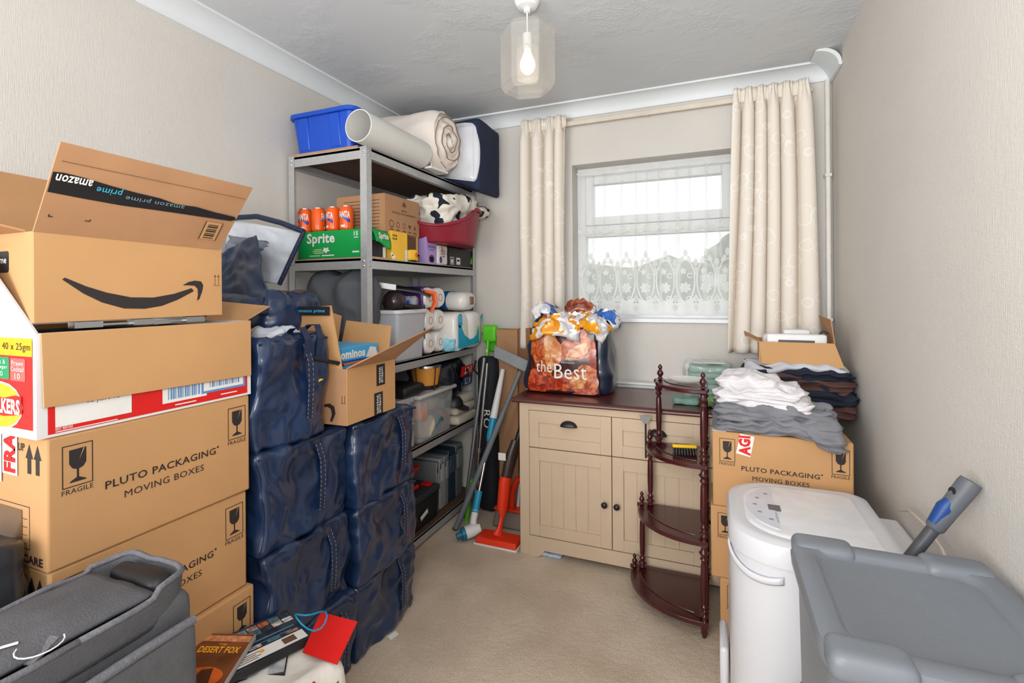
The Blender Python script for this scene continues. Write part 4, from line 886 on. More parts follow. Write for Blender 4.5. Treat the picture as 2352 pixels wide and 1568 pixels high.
# ================================================================== navy zip bags
LINING = M('bag_lining', (196, 200, 208), .55, var=.06, bump=.2, bscale=30)
def zip_bag(label, x1, y0, y1, z0, z1, seed, depth=.5, amp=.016, handle=.72, lean=0, group='navy zip bags in two stacks'):
    p = thing('zip_bag', label, 'storage bag', ((x1 - depth / 2), (y0 + y1) / 2, z0), lean, group)
    sx, sy, sz = depth, y1 - y0, z1 - z0
    def fn(q):
        q = Vector(q); k = q.z / sz
        q.x += .012 * math.sin(q.y * 22 + seed) * math.sin(k * 5 + seed); q.y += .008 * math.sin(k * 6 + q.x * 9 + seed)
        # pinched seam lines along the edges
        return q
    MB().soft(sx, sy, sz, r=.014, n=46, amp=amp * .55, freq=(7, 9, 8), seed=seed, ridge=True, oc=2, bulge=.004, fn=fn).build('bag_body', NAVY, p, smooth=180, merge=True)
    ex, ey = sx / 2 + .002, sy / 2 + .001      # piped top edge
    MB().tube([fn(Vector(q)) for q in [(ex, -ey, sz - .012), (ex, -ey / 2, sz - .006), (ex, 0, sz - .004), (ex, ey / 2, sz - .006), (ex, ey, sz - .012)]], .005, 6).build('edge_piping', NAVY2, p, smooth=60)
    hx_ = sx / 2 + .012
    yy = -sy / 2 + sy * handle
    for dy in (0,):
        pts = [(hx_ - .012, yy, sz * .93), (hx_ + .006, yy + .004, sz * .75), (hx_ + .012, yy + .0, sz * .55), (hx_ + .016, yy - .008, sz * .36), (hx_ + .008, yy - .004, sz * .2)]
        m = MB()
        for a, b_ in zip(pts, pts[1:]):
            m.panel((a[0], a[1] - .012, a[2]), (a[0], a[1] + .012, a[2]), (b_[0], b_[1] + .012, b_[2]), (b_[0], b_[1] - .012, b_[2]), -.002)
        h_ = m.build('carry_strap', NAVY2, p)
        ST = MATS.get('strap_stitch') or M('strap_stitch', (150, 160, 180), .5, var=0)
        for s_ in (-1, 1):
            m = MB()
            for a, b_ in zip(pts, pts[1:]):
                for k in range(4):
                    t0, t1 = (k + .2) / 4, (k + .75) / 4; q0 = Vector(a).lerp(Vector(b_), t0); q1 = Vector(a).lerp(Vector(b_), t1)
                    m.panel((q0.x + .003, q0.y + s_ * .0095 - .0006, q0.z), (q0.x + .003, q0.y + s_ * .0095 + .0006, q0.z), (q1.x + .003, q1.y + s_ * .0095 + .0006, q1.z), (q1.x + .003, q1.y + s_ * .0095 - .0006, q1.z), .0006)
            m.build('strap_stitching', ST, h_)['kind'] = 'stuff'
    # zip line round the top
    return p
zip_bag('navy zip bag at the very bottom, nearest the film cases', -1.215, 1.1, 1.43, 0, .285, 1, handle=.8)
zip_bag('navy zip bag second from the floor, beside the cartons', -1.235, 1.075, 1.425, .287, .565, 2)
zip_bag('large navy zip bag third from the floor, beside the cartons', -1.25, 1.075, 1.43, .567, .872, 3, handle=.62)
zip_bag('navy zip bag on the carpet at the end of the stacks', -1.22, 1.447, 1.815, 0, .275, 4)
zip_bag('middle navy zip bag in the stack next to the metal shelving', -1.205, 1.447, 1.81, .277, .557, 5)
zip_bag('navy zip bag carrying the open box of dominoes', -1.215, 1.447, 1.815, .559, .872, 6)
tb = zip_bag('tall bulging navy bag standing against the big open box', -1.262, 1.07, 1.345, .875, 1.215, 7, depth=.54, handle=.68)
# its loose grey lining and looped strap
MB().soft(.1, .13, .035, r=.015, n=18, amp=.012, freq=14, seed=4, ridge=True, oc=2, T=X((.16, .02, .325))).build('grey_lining', LINING, tb, smooth=180, merge=True)
def strap(par, pts, w=.013, up=(0, 1, 0)):
    m = MB(); up = Vector(up)
    for a, b_ in zip(pts, pts[1:]):
        a, b_ = Vector(a), Vector(b_); s_ = up * w; m.panel(a - s_, a + s_, b_ + s_, b_ - s_, .0025)
    return m.build('loop_strap', NAVY2, par)
strap(tb, [(.19, .03, .33), (.22, .045, .365), (.26, .05, .37), (.285, .05, .33), (.282, .045, .27)]); strap(tb, [(.19, .1, .34), (.23, .11, .375), (.265, .11, .375), (.285, .105, .33), (.28, .1, .26)])
pc = MB().panel((.262, .09, .245), (.262, .14, .235), (.28, .14, .19), (.28, .1, .18), .002).build('yellow_tag', GOLD, tb)
MB().tube([(.27, .06, .27), (.29, .12, .25), (.3, .17, .235), (.29, .2, .22)], .009, 8, flat=.5).build('black_cord', BLACK, tb, smooth=60)
# the open bag on top with its lid thrown back
p = thing('open_zip_bag', 'open navy zip bag with pale lining, behind the big open box', 'storage bag', (-1.62, 1.36, 1.225), group='navy zip bags in two stacks')
MB().soft(.44, .24, .13, r=.04, n=30, amp=.012, freq=(6, 6, 7), seed=17, ridge=True, oc=3).build('bag_body', NAVY, p, smooth=180, merge=True)
def sheet(name, a, b_, c, d_, mat, amp, seed, nu=22, nv=22):
    a, b_, c, d_ = map(Vector, (a, b_, c, d_)); n = (b_ - a).cross(d_ - a).normalized()
    def fn(u, v):
        q = a.lerp(b_, u).lerp(d_.lerp(c, u), v); k = noise.noise(Vector((u * 3 + seed, v * 3, seed))) + .5 * (1 - 2.4 * abs(noise.noise(Vector((u * 5, v * 5 + seed, 3)))))
        return tuple(q + n * amp * k)
    return MB().grid(fn, nu, nv).build(name, mat, p, smooth=180, solid=.004)
# thrown back lid: pale lining with dark piped border, and the navy side panel standing up in front
LI = [(-.32, .13, .455), (-.12, .12, .44), (.115, .14, .375), (.01, .12, .17)]
sheet('lid_lining', (-.3, .12, .2), (.01, .12, .17), (.115, .14, .375), (-.3, .13, .455), LINING, .012, 4)
MB().tube([(-.3, .125, .457), (-.12, .12, .452), (.0, .13, .42), (.117, .135, .378)], .011, 8).tube([(.117, .135, .378), (.07, .12, .28), (.01, .112, .17)], .009, 8).build('lid_piping', NAVY2, p, smooth=60)
sheet('raised_side_panel', (-.22, -.13, .05), (.24, -.13, .06), (.06, -.03, .345), (-.18, -.03, .27), NAVY, .016, 9, 36, 36)
sheet('grey_fold', (-.2, .03, .25), (.04, .02, .3), (.02, .05, .335), (-.2, .06, .37), M('bag_grey_fold', (120, 126, 138), .4, var=.2), .015, 2)

# ================================================================== open box with the dominoes
p = thing('open_small_box', 'open brown box with black tape labels holding a dominoes game', 'box', (-1.2, 1.385, .889), rad(1.5))
d, w, h = .3, .295, .2
f_ = MB().b(-t, 0, 0, w, 0, h); f_.build('side_panel', CARD, p, bevel=.001); MB().b(-d, -d + t, 0, w, 0, h).build('side_panel', CARD2, p); MB().b(-d + t, -t, 0, t, 0, h).build('side_panel', CARD3, p); MB().b(-d + t, -t, w - t, w, 0, h).build('side_panel', CARD, p); MB().b(-d + t, -t, t, w - t, 0, t).build('base', CARD2, p)
MB().panel((0, .0, h), (0, w, h), (.125, w + .1, h + .125), (.11, .03, h + .055), -.004).build('flap', CARD3, p)
MB().panel((-.02, 0, h), (-d + .01, 0, h), (-d + .0, -.02, h + .21), (-.05, -.02, h + .225), .004).build('flap', CARD, p)
MB().panel((-.052, -.0255, h + .19), (-.25, -.0255, h + .19), (-.25, -.0265, h + .222), (-.05, -.0265, h + .222), .001).build('black_tape', BLACKTAPE, p)
Face((-.25, -.0275, h + .192), (1, 0, 0), (0, 0, 1)).text('amazon prime', (.06, .18, .006, .02), MATS['cyan_print'], p)
MB().panel((-d, .0, h), (-d, w, h), (-d - .02, w + .06, h + .17), (-d - .03, -.02, h + .27), .004).build('flap', CARD, p)
for y in (.12, .2):
    MB().panel((-d + .004 - .004, y, h + .05), (-d + .004 - .004, y + .04, h + .05), (-d - .014, y + .04, h + .175), (-d - .014, y, h + .175), -.001).build('black_label', BLACKTAPE, p)
MB().panel((-.03, w, h), (-d + .02, w, h), (-d + .02, w + .05, h + .15), (-.05, w + .05, h + .13), -.004).build('flap', CARD, p)
f = Face((0, 0, 0), (0, 1, 0), (0, 0, 1)); f.rect('black_label', (.17, .225, .11, .192), BLACKTAPE, p); f.text('amazon', (.185, .212, .12, .18), PAPER, p, rot=1, k=2, bold=0)
f.rect('black_label', (.155, .21, .0, .085), BLACKTAPE, p); f.text('amazon', (.17, .197, .005, .075), PAPER, p, rot=1, k=2, bold=0)
g = Face((0, 0, 0), (1, 0, 0), (0, 0, 1)); g.polys('curved_arrow', [[(-.1, .07), (-.075, .075), (-.055, .065), (-.05, .04), (-.065, .01), (-.075, .012), (-.066, .035), (-.07, .055), (-.085, .062), (-.1, .06)]], INK, p)
g.polys('up_mark', [[(-.022, .08), (-.020, .08), (-.020, .105), (-.022, .105)], [(-.01, .08), (-.008, .08), (-.008, .105), (-.01, .105)], [(-.025, .078), (-.005, .078), (-.005, .0795), (-.025, .0795)]], INK, p)['kind'] = 'stuff'
SKY = M('sky_blue_box', (70, 165, 215), .4, var=.1)
for k in range(2):
    p = thing('dominoes_box', ('lower', 'upper')[k] + ' light blue dominoes game box in the open brown box', 'game box', (-1.36, 1.4, .97 + .071 * k + .045), group='dominoes game boxes')
    MB().b(-.11, .09, .005, .25, 0, .07).build('box_body', SKY, p, bevel=.002)
    f = Face((.0902, .0, 0), (0, 1, 0), (0, 0, 1)); f.rect('orange_stripe', (.01, .24, .004, .012), M('domino_orange', (210, 110, 60), .5), p); f.rect('blue_stripe', (.01, .24, .013, .02), M('domino_blue', (30, 70, 150), .5), p)
    f.text('Dominos', (.0, .17, .026, .06), PAPER, p, k=2, bold=.05); f.polys('tile_picture', [[(.175, .02), (.2, .06), (.235, .055), (.245, .03), (.21, .015)]], PAPER, p)
    h_ = Face((-.11, .0048, 0), (1, 0, 0), (0, 0, 1)); h_.text('Dominos', (.05, .19, .026, .06), PAPER, p, k=2, bold=.05)
o = MB().soft(.26, .26, .115, r=.02, n=10, amp=.012, freq=12, seed=5).build('paper_packing', M('brown_paper', (150, 120, 96), .8, var=.2), smooth=180, merge=True); o.location = (-1.35, 1.53, .8945); tag(o, 'crumpled brown packing under the dominoes boxes', 'packing paper')

# ================================================================== foreground left
GF = M('grey_felt_fabric', (86, 86, 90), .85, var=.08, scale=30, bump=.3, bscale=240); GFL = M('grey_felt_edge', (108, 108, 114), .85, var=.15, scale=120, bump=.4, bscale=300); GFD = M('black_lining', (34, 34, 38), .45, var=.2)
p = thing('grey_fabric_tote', 'tall grey felt tote with flat lid panel and front pocket, near left corner', 'bag', (-1.11, .49, 0))
MB().soft(.225, .41, .75, r=.03, n=22, amp=.006, freq=6, seed=3).build('tote_body', GF, p, smooth=180, merge=True)
rimp = []
def lip(u, v):
    t = 2 * PI * u; c, s_ = math.cos(t), math.sin(t); c = math.copysign(abs(c) ** .45, c); s_ = math.copysign(abs(s_) ** .45, s_)
    k = 1.0 + .03 * v
    return (.112 * c * k, .2 * s_ * k, .715 + (.055 + .012 * noise.noise(Vector((c * 2, s_ * 2, 1)))) * v + .012 * (s_ > .6) * v)
MB().grid(lip, 80, 6, cu=True).build('raised_rim', GF, p, smooth=180, solid=.006)
MB().tube([lip(i / 80, 1) for i in range(81)], .006, 8).build('rim_piping', GFL, p, smooth=180)
MB().grid(lambda u, v: (-.1 + .2 * u, -.195 + .325 * v, .772 + .016 * math.sin(u * 3) * math.sin(v * 3) + .006 * noise.noise(Vector((u * 4, v * 4, 0)))), 16, 22).build('lid_panel', GF, p, smooth=180, solid=.008)
MB().soft(.16, .05, .05, r=.022, n=12, amp=.006, freq=12, T=X((0.0, .165, .735))).build('dark_end_roll', GFD, p, smooth=180, merge=True)
# tab with plastic tie
MB().panel((.05, -.03, .785), (.092, -.015, .783), (.115, -.06, .775), (.073, -.075, .775), .004).build('fabric_tab', GFL, p)
MB().tube([(.06, -.055, .79), (.05, -.07, .79), (.04, -.095, .79)], .0022, 6).build('tie_toggle', PAPER, p)
MB().tube([(.1 + .03 * math.cos(rad(a)), -.045 + .03 * math.sin(rad(a)), .79) for a in range(-140, 100, 20)], .0011, 6).build('plastic_tie', PAPER, p)
# front pocket on the room side
MB().soft(.035, .36, .70, r=.015, n=16, amp=.005, freq=6, seed=6, T=X((.132, .005, 0))).build('pocket', GF, p, smooth=180, merge=True)
MB().tube([(.137, -.175, .69), (.141, -.06, .7), (.142, .08, .705), (.138, .182, .702)], .009, 8).build('pocket_hem', GFL, p, smooth=60)
p = thing('black_bin_bag', 'shiny black plastic bag at the left edge in front of the cartons', 'plastic bag', (-1.375, .48, 0))
MB().soft(.18, .155, .86, r=.06, n=24, amp=.02, freq=9, seed=13, ridge=True).build('bag_body', M('black_gloss_bag', (44, 45, 50), .25, var=.2, bump=.3, bscale=12, coat=.3), p, smooth=180, merge=True)

# basket of film cases
CANV = M('white_canvas', (224, 220, 212), .85, var=.04, bump=.3, bscale=60)
p = thing('canvas_tote', 'white canvas bag holding film cases on the floor by the cartons', 'bag', (-1.1, .985, 0))
MB().soft(.3, .21, .352, r=.04, n=18, amp=.014, freq=8, seed=5, ridge=True).build('bag_body', CANV, p, smooth=180, merge=True)
MB().tube([(.13, -.06, .33), (.15, -.05, .365), (.152, -.02, .365), (.14, .0, .33)], .005, 6).build('bag_handle', RED, p, smooth=60)
f = Face((.155, -.08, .2), (0, 1, 0), (0, 0, 1), eps=.004)
for k in range(5): f.rect('printed_square', (.01 + .03 * k, .022 + .03 * k, .1, .115), INK, p)
FOX = M('film_cover_brown', (112, 62, 34), .35, var=.5, scale=14); FOXO = M('film_title', (242, 170, 52), .4); CASE = M('case_plastic', (150, 148, 146), .35)
def film(label, loc, rot, cover, title=None, strip=None, size=(.135, .19, .016), spine=None, group='film cases in the canvas bag'):
    p = thing('film_case', label, 'film case', loc, rot=rot, group=group); a, b_, h = size
    MB().b(-a / 2, a / 2, -b_ / 2, b_ / 2, 0, h).build('case_shell', CASE if not spine else spine, p, bevel=.002)
    MB().b(-a / 2 + .003, a / 2 - .003, -b_ / 2 + .003, b_ / 2 - .003, h, h + .0008).build('cover', cover, p)
    f = Face((-a / 2, -b_ / 2, h + .0008), (1, 0, 0), (0, 1, 0))
    if strip: f.rect('cover_strip', (.004, a - .004, b_ - .03, b_ - .01), strip, p)
    return p, f, a, b_
RT = (rad(14), rad(4), rad(-66 + 180))
q, f, a, b_ = film('film case with brown cover and gold title lying on the canvas bag', (-1.185, .862, .41), (rad(5), rad(3), rad(24)), FOX, strip=M('film_strip', (196, 130, 90), .4, var=.4, scale=60), size=(.135, .19, .016))
f.text('THE', (.058, .078, .147, .153), FOXO, q, k=2); f.text('DESERT FOX', (.016, .12, .122, .143), FOXO, q, k=2, bold=.03)
f.polys('cover_glow', [circ(.07, .05, .05, .03)], M('film_glow', (200, 92, 30), .4, var=.4, scale=30), q, k=2); f.polys('cover_figure', [[(.045, .02), (.06, .07), (.085, .075), (.1, .02)]], M('film_figure', (70, 36, 24), .4, var=.3, scale=40), q, k=3)
DK = M('film_cover_dark', (46, 52, 62), .3, var=.7, scale=26)
q, f, a, b_ = film('black film case with collage cover and white label lying across the canvas bag', (-1.168, .99, .378), (rad(4), rad(4), rad(72)), DK, size=(.22, .155, .024), spine=BLACK)
PH = [(120, 140, 150), (186, 172, 160), (70, 104, 116), (150, 120, 110), (206, 206, 200), (54, 60, 72), (176, 96, 60)]
for k in range(14): f.rect('cover_photo', (.008 + .03 * (k % 7), .035 + .03 * (k % 7), .1 + .022 * (k // 7), .12 + .022 * (k // 7)), M('photo_%d' % ((k * 3 + k // 7) % 7), PH[(k * 3 + k // 7) % 7], .35, var=.6, scale=90), q, k=2)
f.rect('blue_streak', (.015, .205, .075, .079), M('title_blue', (96, 140, 170), .4), q); f.rect('blue_streak', (.04, .19, .062, .064), MATS['title_blue'], q)
for k in range(4): f.rect('cover_photo', (.02 + .05 * k, .055 + .05 * k, .048, .06), MATS['photo_%d' % k], q, k=3)
f.rect('white_label', (.004, .212, .006, .044), PAPER, q, k=2); f.rect('barcode', (.15, .185, .014, .038), INK2, q, k=3); f.polys('label_star', [circ(.095, .03, .007)], FOXO, q, k=3)
for k in range(4): f.rect('label_line', (.02, .08 + .01 * (k % 2), .012 + .007 * k, .0145 + .007 * k), INK2, q, k=3)
q, f, a, b_ = film('film case underneath with pale cover, tucked by the cartons', (-1.165, 1.0, .352), (rad(3), rad(2), rad(40)), M('film_cover_pale', (170, 172, 176), .35, var=.5, scale=24), size=(.135, .19, .016), spine=BLACK)
p = thing('red_ring_binder', 'red plastic folder with turquoise cord beside the film cases', 'folder', (-1.0, 1.06, .362))
MB().panel((-.06, -.02, .0), (.06, -.02, .0), (.07, .05, .075), (-.06, .05, .07), .004).build('folder_sheet', RED, p)
MB().tube([(-.05 + .05 * math.cos(rad(a)) * 1.0, .0 + .03 * math.sin(rad(a)), .085 + .012 * math.sin(rad(a * 2))) for a in range(0, 361, 24)], .0024, 6).build('turquoise_cord', TURQ, p, smooth=60)
o = MB().panel((-1.205, 1.61, .001), (-1.18, 1.60, .001), (-1.17, 1.64, .001), (-1.195, 1.65, .001), .0012).build('paper_scrap', PAPER); tag(o, 'small white paper scrap on the carpet beside the navy bags', 'paper')
# ================================================================== sideboard
p = thing('sideboard', 'cream painted sideboard with dark wooden top under the window', 'sideboard', (0, 2.39, 0))
BX0, BX1, DY, TZ = -.945, .44, .43, .79
m = MB().b(BX0, BX0 + .018, .004, DY, .0, TZ).b(BX1 - .018, BX1, .004, DY, 0, TZ).b(BX0, BX1, DY - .01, DY, .1, TZ).b(BX0, BX1, .03, DY, .09, .105)
m.build('carcass', CREAM, p)
SW = .052; UW = (BX1 - BX0 - 2 * SW) / 3
MB().b(BX0, BX0 + SW, 0, .02, 0, TZ).build('stile', CREAM, p, bevel=.002); MB().b(BX1 - SW, BX1, 0, .02, 0, TZ).build('stile', CREAM, p, bevel=.002)
MB().b(BX0 + SW, BX1 - SW, 0, .02, .752, TZ).build('top_rail', CREAM, p, bevel=.001)
ar = [(BX0 + SW, .10), (BX0 + SW, .03)]
ar = [(BX0 + SW, .104), (BX0 + SW, 0), (BX0 + SW + .028, 0)] + [(BX0 + SW + .028 + .05 * math.sin(rad(a)), .036 * (1 - math.cos(rad(a)))) for a in range(15, 91, 15)] + [(BX1 - SW - .028 - .05 * math.sin(rad(a)), .036 * (1 - math.cos(rad(a)))) for a in range(90, 14, -15)] + [(BX1 - SW - .028, 0), (BX1 - SW, 0), (BX1 - SW, .104)]
MB().prism(ar, 0, .02, Matrix(((1, 0, 0, 0), (0, 0, 1, 0), (0, 1, 0, 0), (0, 0, 0, 1)))).build('plinth', CREAM, p, nrm=True)
pr = [(-.028, 0), (-.03, .008), (-.026, .018), (-.018, .025), (DY + .03, .025), (DY + .03, 0)]
m = MB(); n = len(pr); vs = [(BX0 - .035, a, TZ + b_) for a, b_ in pr] + [(BX1 + .03, a, TZ + b_) for a, b_ in pr]
m.add(vs, [(i, (i + 1) % n, n + (i + 1) % n, n + i) for i in range(n)] + [tuple(reversed(range(n))), tuple(range(n, 2 * n))])
m.build('top', M('dark_oak_top', (82, 36, 30), .32, var=.22, scale=7, stretch=(1, 7, 1), coat=.3), p, smooth=40, bevel=.006, nrm=True)
KN = M('black_iron', (34, 32, 36), .35, var=.1)
def panelled(par, name, x0, x1, z0, z1, w, plank=0):
    o = MB().b(x0, x0 + w, 0, .02, z0, z1).b(x1 - w, x1, 0, .02, z0, z1).b(x0 + w, x1 - w, 0, .02, z0, z0 + w * 1.05).b(x0 + w, x1 - w, 0, .02, z1 - w * 1.15, z1).build(name, CREAM, par, bevel=.0012)
    if plank:
        k = 5; pw = (x1 - x0 - 2 * w) / k
        for i in range(k): MB().b(x0 + w + i * pw + .0003, x0 + w + (i + 1) * pw - .0003, .009, .016, z0 + w, z1 - w).build('plank', CREAM, o, bevel=.0007)
    else: MB().b(x0 + w, x1 - w, .009, .016, z0 + w, z1 - w).build('inset_panel', CREAM, o)
    return o
for i in range(3):
    x0 = BX0 + SW + i * UW + .0018; x1 = BX0 + SW + (i + 1) * UW - .0018
    dr = panelled(p, 'drawer', x0, x1, .562, .7495, .052)
    c = (x0 + x1) / 2; cup = []
    def cupf(u, v, c=c):
        a = PI * u; r = math.sin(v * PI / 2)
        return (c + .042 * math.cos(a) * (1 if v > 0 else 1) * (.35 + .65 * r), -.026 * math.sin(v * PI / 2) * math.sin(a) ** .6 if 0 < u < 1 else 0, .684 + .03 * math.sin(a) * (1 - .0 * v) * math.cos(v * PI / 2) ** .7)
    MB().grid(lambda u, v, c=c: (c + .042 * math.cos(PI * u), -.024 * math.sin(v * PI / 2) * math.sin(PI * u) ** .5, .684 + .028 * math.sin(PI * u) * math.cos(v * PI / 2)), 20, 9).build('cup_handle', KN, dr, smooth=180, solid=.003)
    do = panelled(p, 'door', x0, x1, .108, .5575, .054, plank=1)
    kx = x1 - .032 if i in (0,) else x0 + .024
    MB().lathe([(.006, 0), (.006, .01), (.014, .016), (.0155, .023), (.012, .029), (.001, .031)], 16, X((kx, 0, .326), rx=PI / 2)).build('knob', KN, do, smooth=60)
o = MB().soft(.12, .08, .02, r=.008, n=10, amp=.008, freq=30, seed=3).build('plastic_wrapper', M('blue_wrapper', (170, 185, 205), .3, var=.3, scale=40), smooth=180, merge=True); o.location = (-.79, 2.44, .0); tag(o, 'crumpled plastic wrapper poking out under the sideboard', 'wrapper')
TOP = .8155
# ------------------------------------------------------------------ big carrier bag
def chickenmat(name, c0, c1, c2, sc):
    m = M(name, c1, .3, var=0, coat=.3); nt, b = nodes(m); L = nt.links
    tc = nt.nodes.new('ShaderNodeTexCoord')
    n = nt.nodes.new('ShaderNodeTexNoise'); n.inputs['Scale'].default_value = sc; n.inputs['Detail'].default_value = 6; n.inputs['Distortion'].default_value = 1.5; L.new(tc.outputs['Object'], n.inputs['Vector'])
    r = nt.nodes.new('ShaderNodeValToRGB'); e = r.color_ramp.elements; e[0].position = .3; e[0].color = lin(c0); e[1].position = .7; e[1].color = lin(c2); q = e.new(.5); q.color = lin(c1)
    L.new(n.outputs['Fac'], r.inputs[0]); L.new(r.outputs[0], b.inputs['Base Color']); return m
p = thing('carrier_bag', 'bulging shopping bag printed with roast chicken pictures on the sideboard', 'shopping bag', (-.74, 2.665, TOP))
bulg = lambda q: Vector((q.x * (1.05 - .45 * q.z + .55 * q.z * (q.z < .0)), q.y * (1 - .3 * q.z), q.z))
MB().soft(.46, .25, .40, r=.05, n=30, amp=.02, freq=(6, 6, 5), seed=4, ridge=True, fn=bulg).build('bag_body', M('navy_bag_side', (28, 38, 58), .3, var=.2, coat=.4, bump=.2, bscale=14), p, smooth=180, merge=True)
def bagf(u, v, k=0):
    x, z = -.2 + .385 * u, .006 + .35 * v
    return (x * (1.05 - .45 * z), -.134 * (1 - .3 * z) - .014 * math.sin(u * PI) * math.sin(v * PI) - .012 + .006 * noise.noise(Vector((u * 5, v * 5, 1))) - .0016 * k, z)
MB().grid(bagf, 30, 26).build('printed_panel', M('dark_bag_print', (58, 18, 14), .3, var=.4, scale=12, coat=.4), p, smooth=180, solid=.002)
CH = [chickenmat('roast_skin', (120, 38, 12), (176, 74, 28), (214, 140, 80), 24), chickenmat('roast_meat', (170, 74, 32), (208, 140, 84), (232, 192, 146), 20), chickenmat('roast_glaze', (100, 18, 6), (160, 42, 14), (206, 104, 50), 26)]
for k, (cu_, cv_, ru, rv, an, mi) in enumerate(((.2, .62, .2, .36, .25, 0), (.34, .66, .13, .3, .2, 1), (.72, .72, .27, .22, .35, 0), (.74, .66, .2, .08, .45, 1), (.2, .17, .24, .17, -.2, 2), (.46, .16, .2, .13, .1, 2), (.78, .22, .24, .2, .5, 0), (.72, .2, .12, .1, .6, 1), (.8, .03, .16, .035, .1, 2), (.93, .5, .06, .1, 0, 2))):
    def pc(t, r_):
        w_ = 1 + .14 * math.sin(3 * t + k * 2) + .07 * math.sin(7 * t + k)
        a, b_ = ru * r_ * w_ * math.cos(t), rv * r_ * w_ * math.sin(t)
        return bagf(max(.005, min(.995, cu_ + a * math.cos(an) - b_ * math.sin(an))), max(.005, min(.995, cv_ + a * math.sin(an) + b_ * math.cos(an))), 1.2 + (.5 if mi == 1 else 0) + .05 * k)
    MB().grid(lambda u, v: pc(2 * PI * u, v), 28, 6, cu=True).build('printed_chicken_piece', CH[mi], p, smooth=180)
f = Face((-.2, -.165, 0), (1, 0, .0), (0, .08, 1), eps=.001)
def onbag(o):
    for v in o.data.vertices: v.co = Vector(bagf((v.co.x + .2) / .385, (v.co.z - .006) / .35, 4))
    return o
onbag(f.text('the', (.045, .135, .115, .178), PAPER, p, bold=0)); onbag(f.text('Best', (.15, .325, .085, .165), PAPER, p, bold=0))
onbag(f.polys('flower_logo', [[(.225 + .004 * math.cos(t - .5) , .19 + .004 * math.sin(t - .5)), (.225 + .016 * math.cos(t), .19 + .016 * math.sin(t)), (.225 + .004 * math.cos(t + .5), .19 + .004 * math.sin(t + .5))] for t in [PI / 2 + (k - 3) * .62 for k in range(7)]], PAPER, p))['kind'] = 'stuff'
onbag(f.text('Morrisons', (.19, .262, .168, .178), PAPER, p, bold=0))
Face((.232, -.11, .02), (-.06, 1, 0), (-.45, 0, 1), eps=.006).text('chicken', (.06, .115, .02, .24), PAPER, p, rot=1, bold=0)
def foilmat(name, cols, sc):
    m = M(name, cols[0], .25, var=0, metal=.15, coat=.4); nt, b = nodes(m); L = nt.links
    tc = nt.nodes.new('ShaderNodeTexCoord'); n = nt.nodes.new('ShaderNodeTexNoise'); n.inputs['Scale'].default_value = sc; n.inputs['Detail'].default_value = 1; L.new(tc.outputs['Object'], n.inputs['Vector'])
    r = nt.nodes.new('ShaderNodeValToRGB'); r.color_ramp.interpolation = 'CONSTANT'; e = r.color_ramp.elements
    e[0].position = 0; e[0].color = lin(cols[0]); e[1].position = .47; e[1].color = lin(cols[1])
    if len(cols) > 2: q = e.new(.57); q.color = lin(cols[2])
    L.new(n.outputs['Fac'], r.inputs[0]); L.new(r.outputs[0], b.inputs['Base Color']); return m
def packet(name, label, loc, s, cols, seed, rot=(0, 0, 0), cat='food packet'):
    o = thing(name, label, cat, loc, rot=rot, group='food packets in the shopping bag')
    def fn(u, v):
        a, b_ = 2 * u - 1, 2 * v - 1
        k = 1 - 2.4 * abs(noise.noise(Vector((u * 3.2 + seed, v * 3.2, seed)))) + .5 * (1 - 2.4 * abs(noise.noise(Vector((u * 7 + seed, v * 7, 1)))))
        e = .16 * noise.noise(Vector((u * 4, v * 4, seed + 5)))
        return (s[0] / 2 * (a + e), s[1] / 2 * (b_ + e * .6 * a), s[2] * (1 - .55 * a * a - .45 * b_ * b_ + .22 * k))
    MB().grid(fn, 17, 15).build('packet_foil', foilmat(name + '_foil', cols, 11), o, smooth=24, solid=.0015)
    return o
z0 = TOP + .32
SIL, WHT = (206, 204, 210), (236, 232, 230)
packet('crisp_packet', 'orange and white crumpled packet at the front of the shopping bag', (-.79, 2.585, z0 - .005), (.27, .16, .1), ((232, 150, 30), WHT, SIL), 1, (.75, 0, .05))
packet('foil_packet', 'silver foil packet draped across the shopping bag front', (-.70, 2.63, z0 + .03), (.24, .16, .08), (SIL, WHT, (226, 150, 60)), 2, (.4, .1, 0))
packet('brown_packet', 'brown and red crumpled packet at the top of the bag', (-.69, 2.68, z0 + .085), (.17, .13, .085), ((122, 54, 34), (176, 84, 40), SIL), 3, (.3, 0, .3))
packet('blue_white_packet', 'white and blue packet sticking out at the bag left', (-.85, 2.67, z0 + .045), (.16, .15, .12), (WHT, (200, 208, 222), (44, 84, 160)), 4, (.2, -.75, 0))
packet('blue_packet', 'bright blue packet edge sticking up at the bag right', (-.565, 2.69, z0 + .035), (.14, .14, .09), ((40, 96, 180), WHT, SIL), 5, (.2, .7, 0))
packet('yellow_packet', 'yellow packet corner hanging over the bag at right', (-.595, 2.595, z0 + .015), (.16, .12, .08), ((240, 164, 30), SIL, WHT), 6, (.8, .5, 0))
o = MB().soft(.3, .19, .06, r=.02, n=14, amp=.02, freq=14, seed=2, ridge=True).build('filler_wrapper', foilmat('filler_foil', ((150, 70, 40), (200, 196, 196), (60, 80, 120)), 16), smooth=30, merge=True); o.location = (-.72, 2.66, z0 + .03); tag(o, 'mixed crumpled wrappers filling the middle of the shopping bag', 'wrapper')
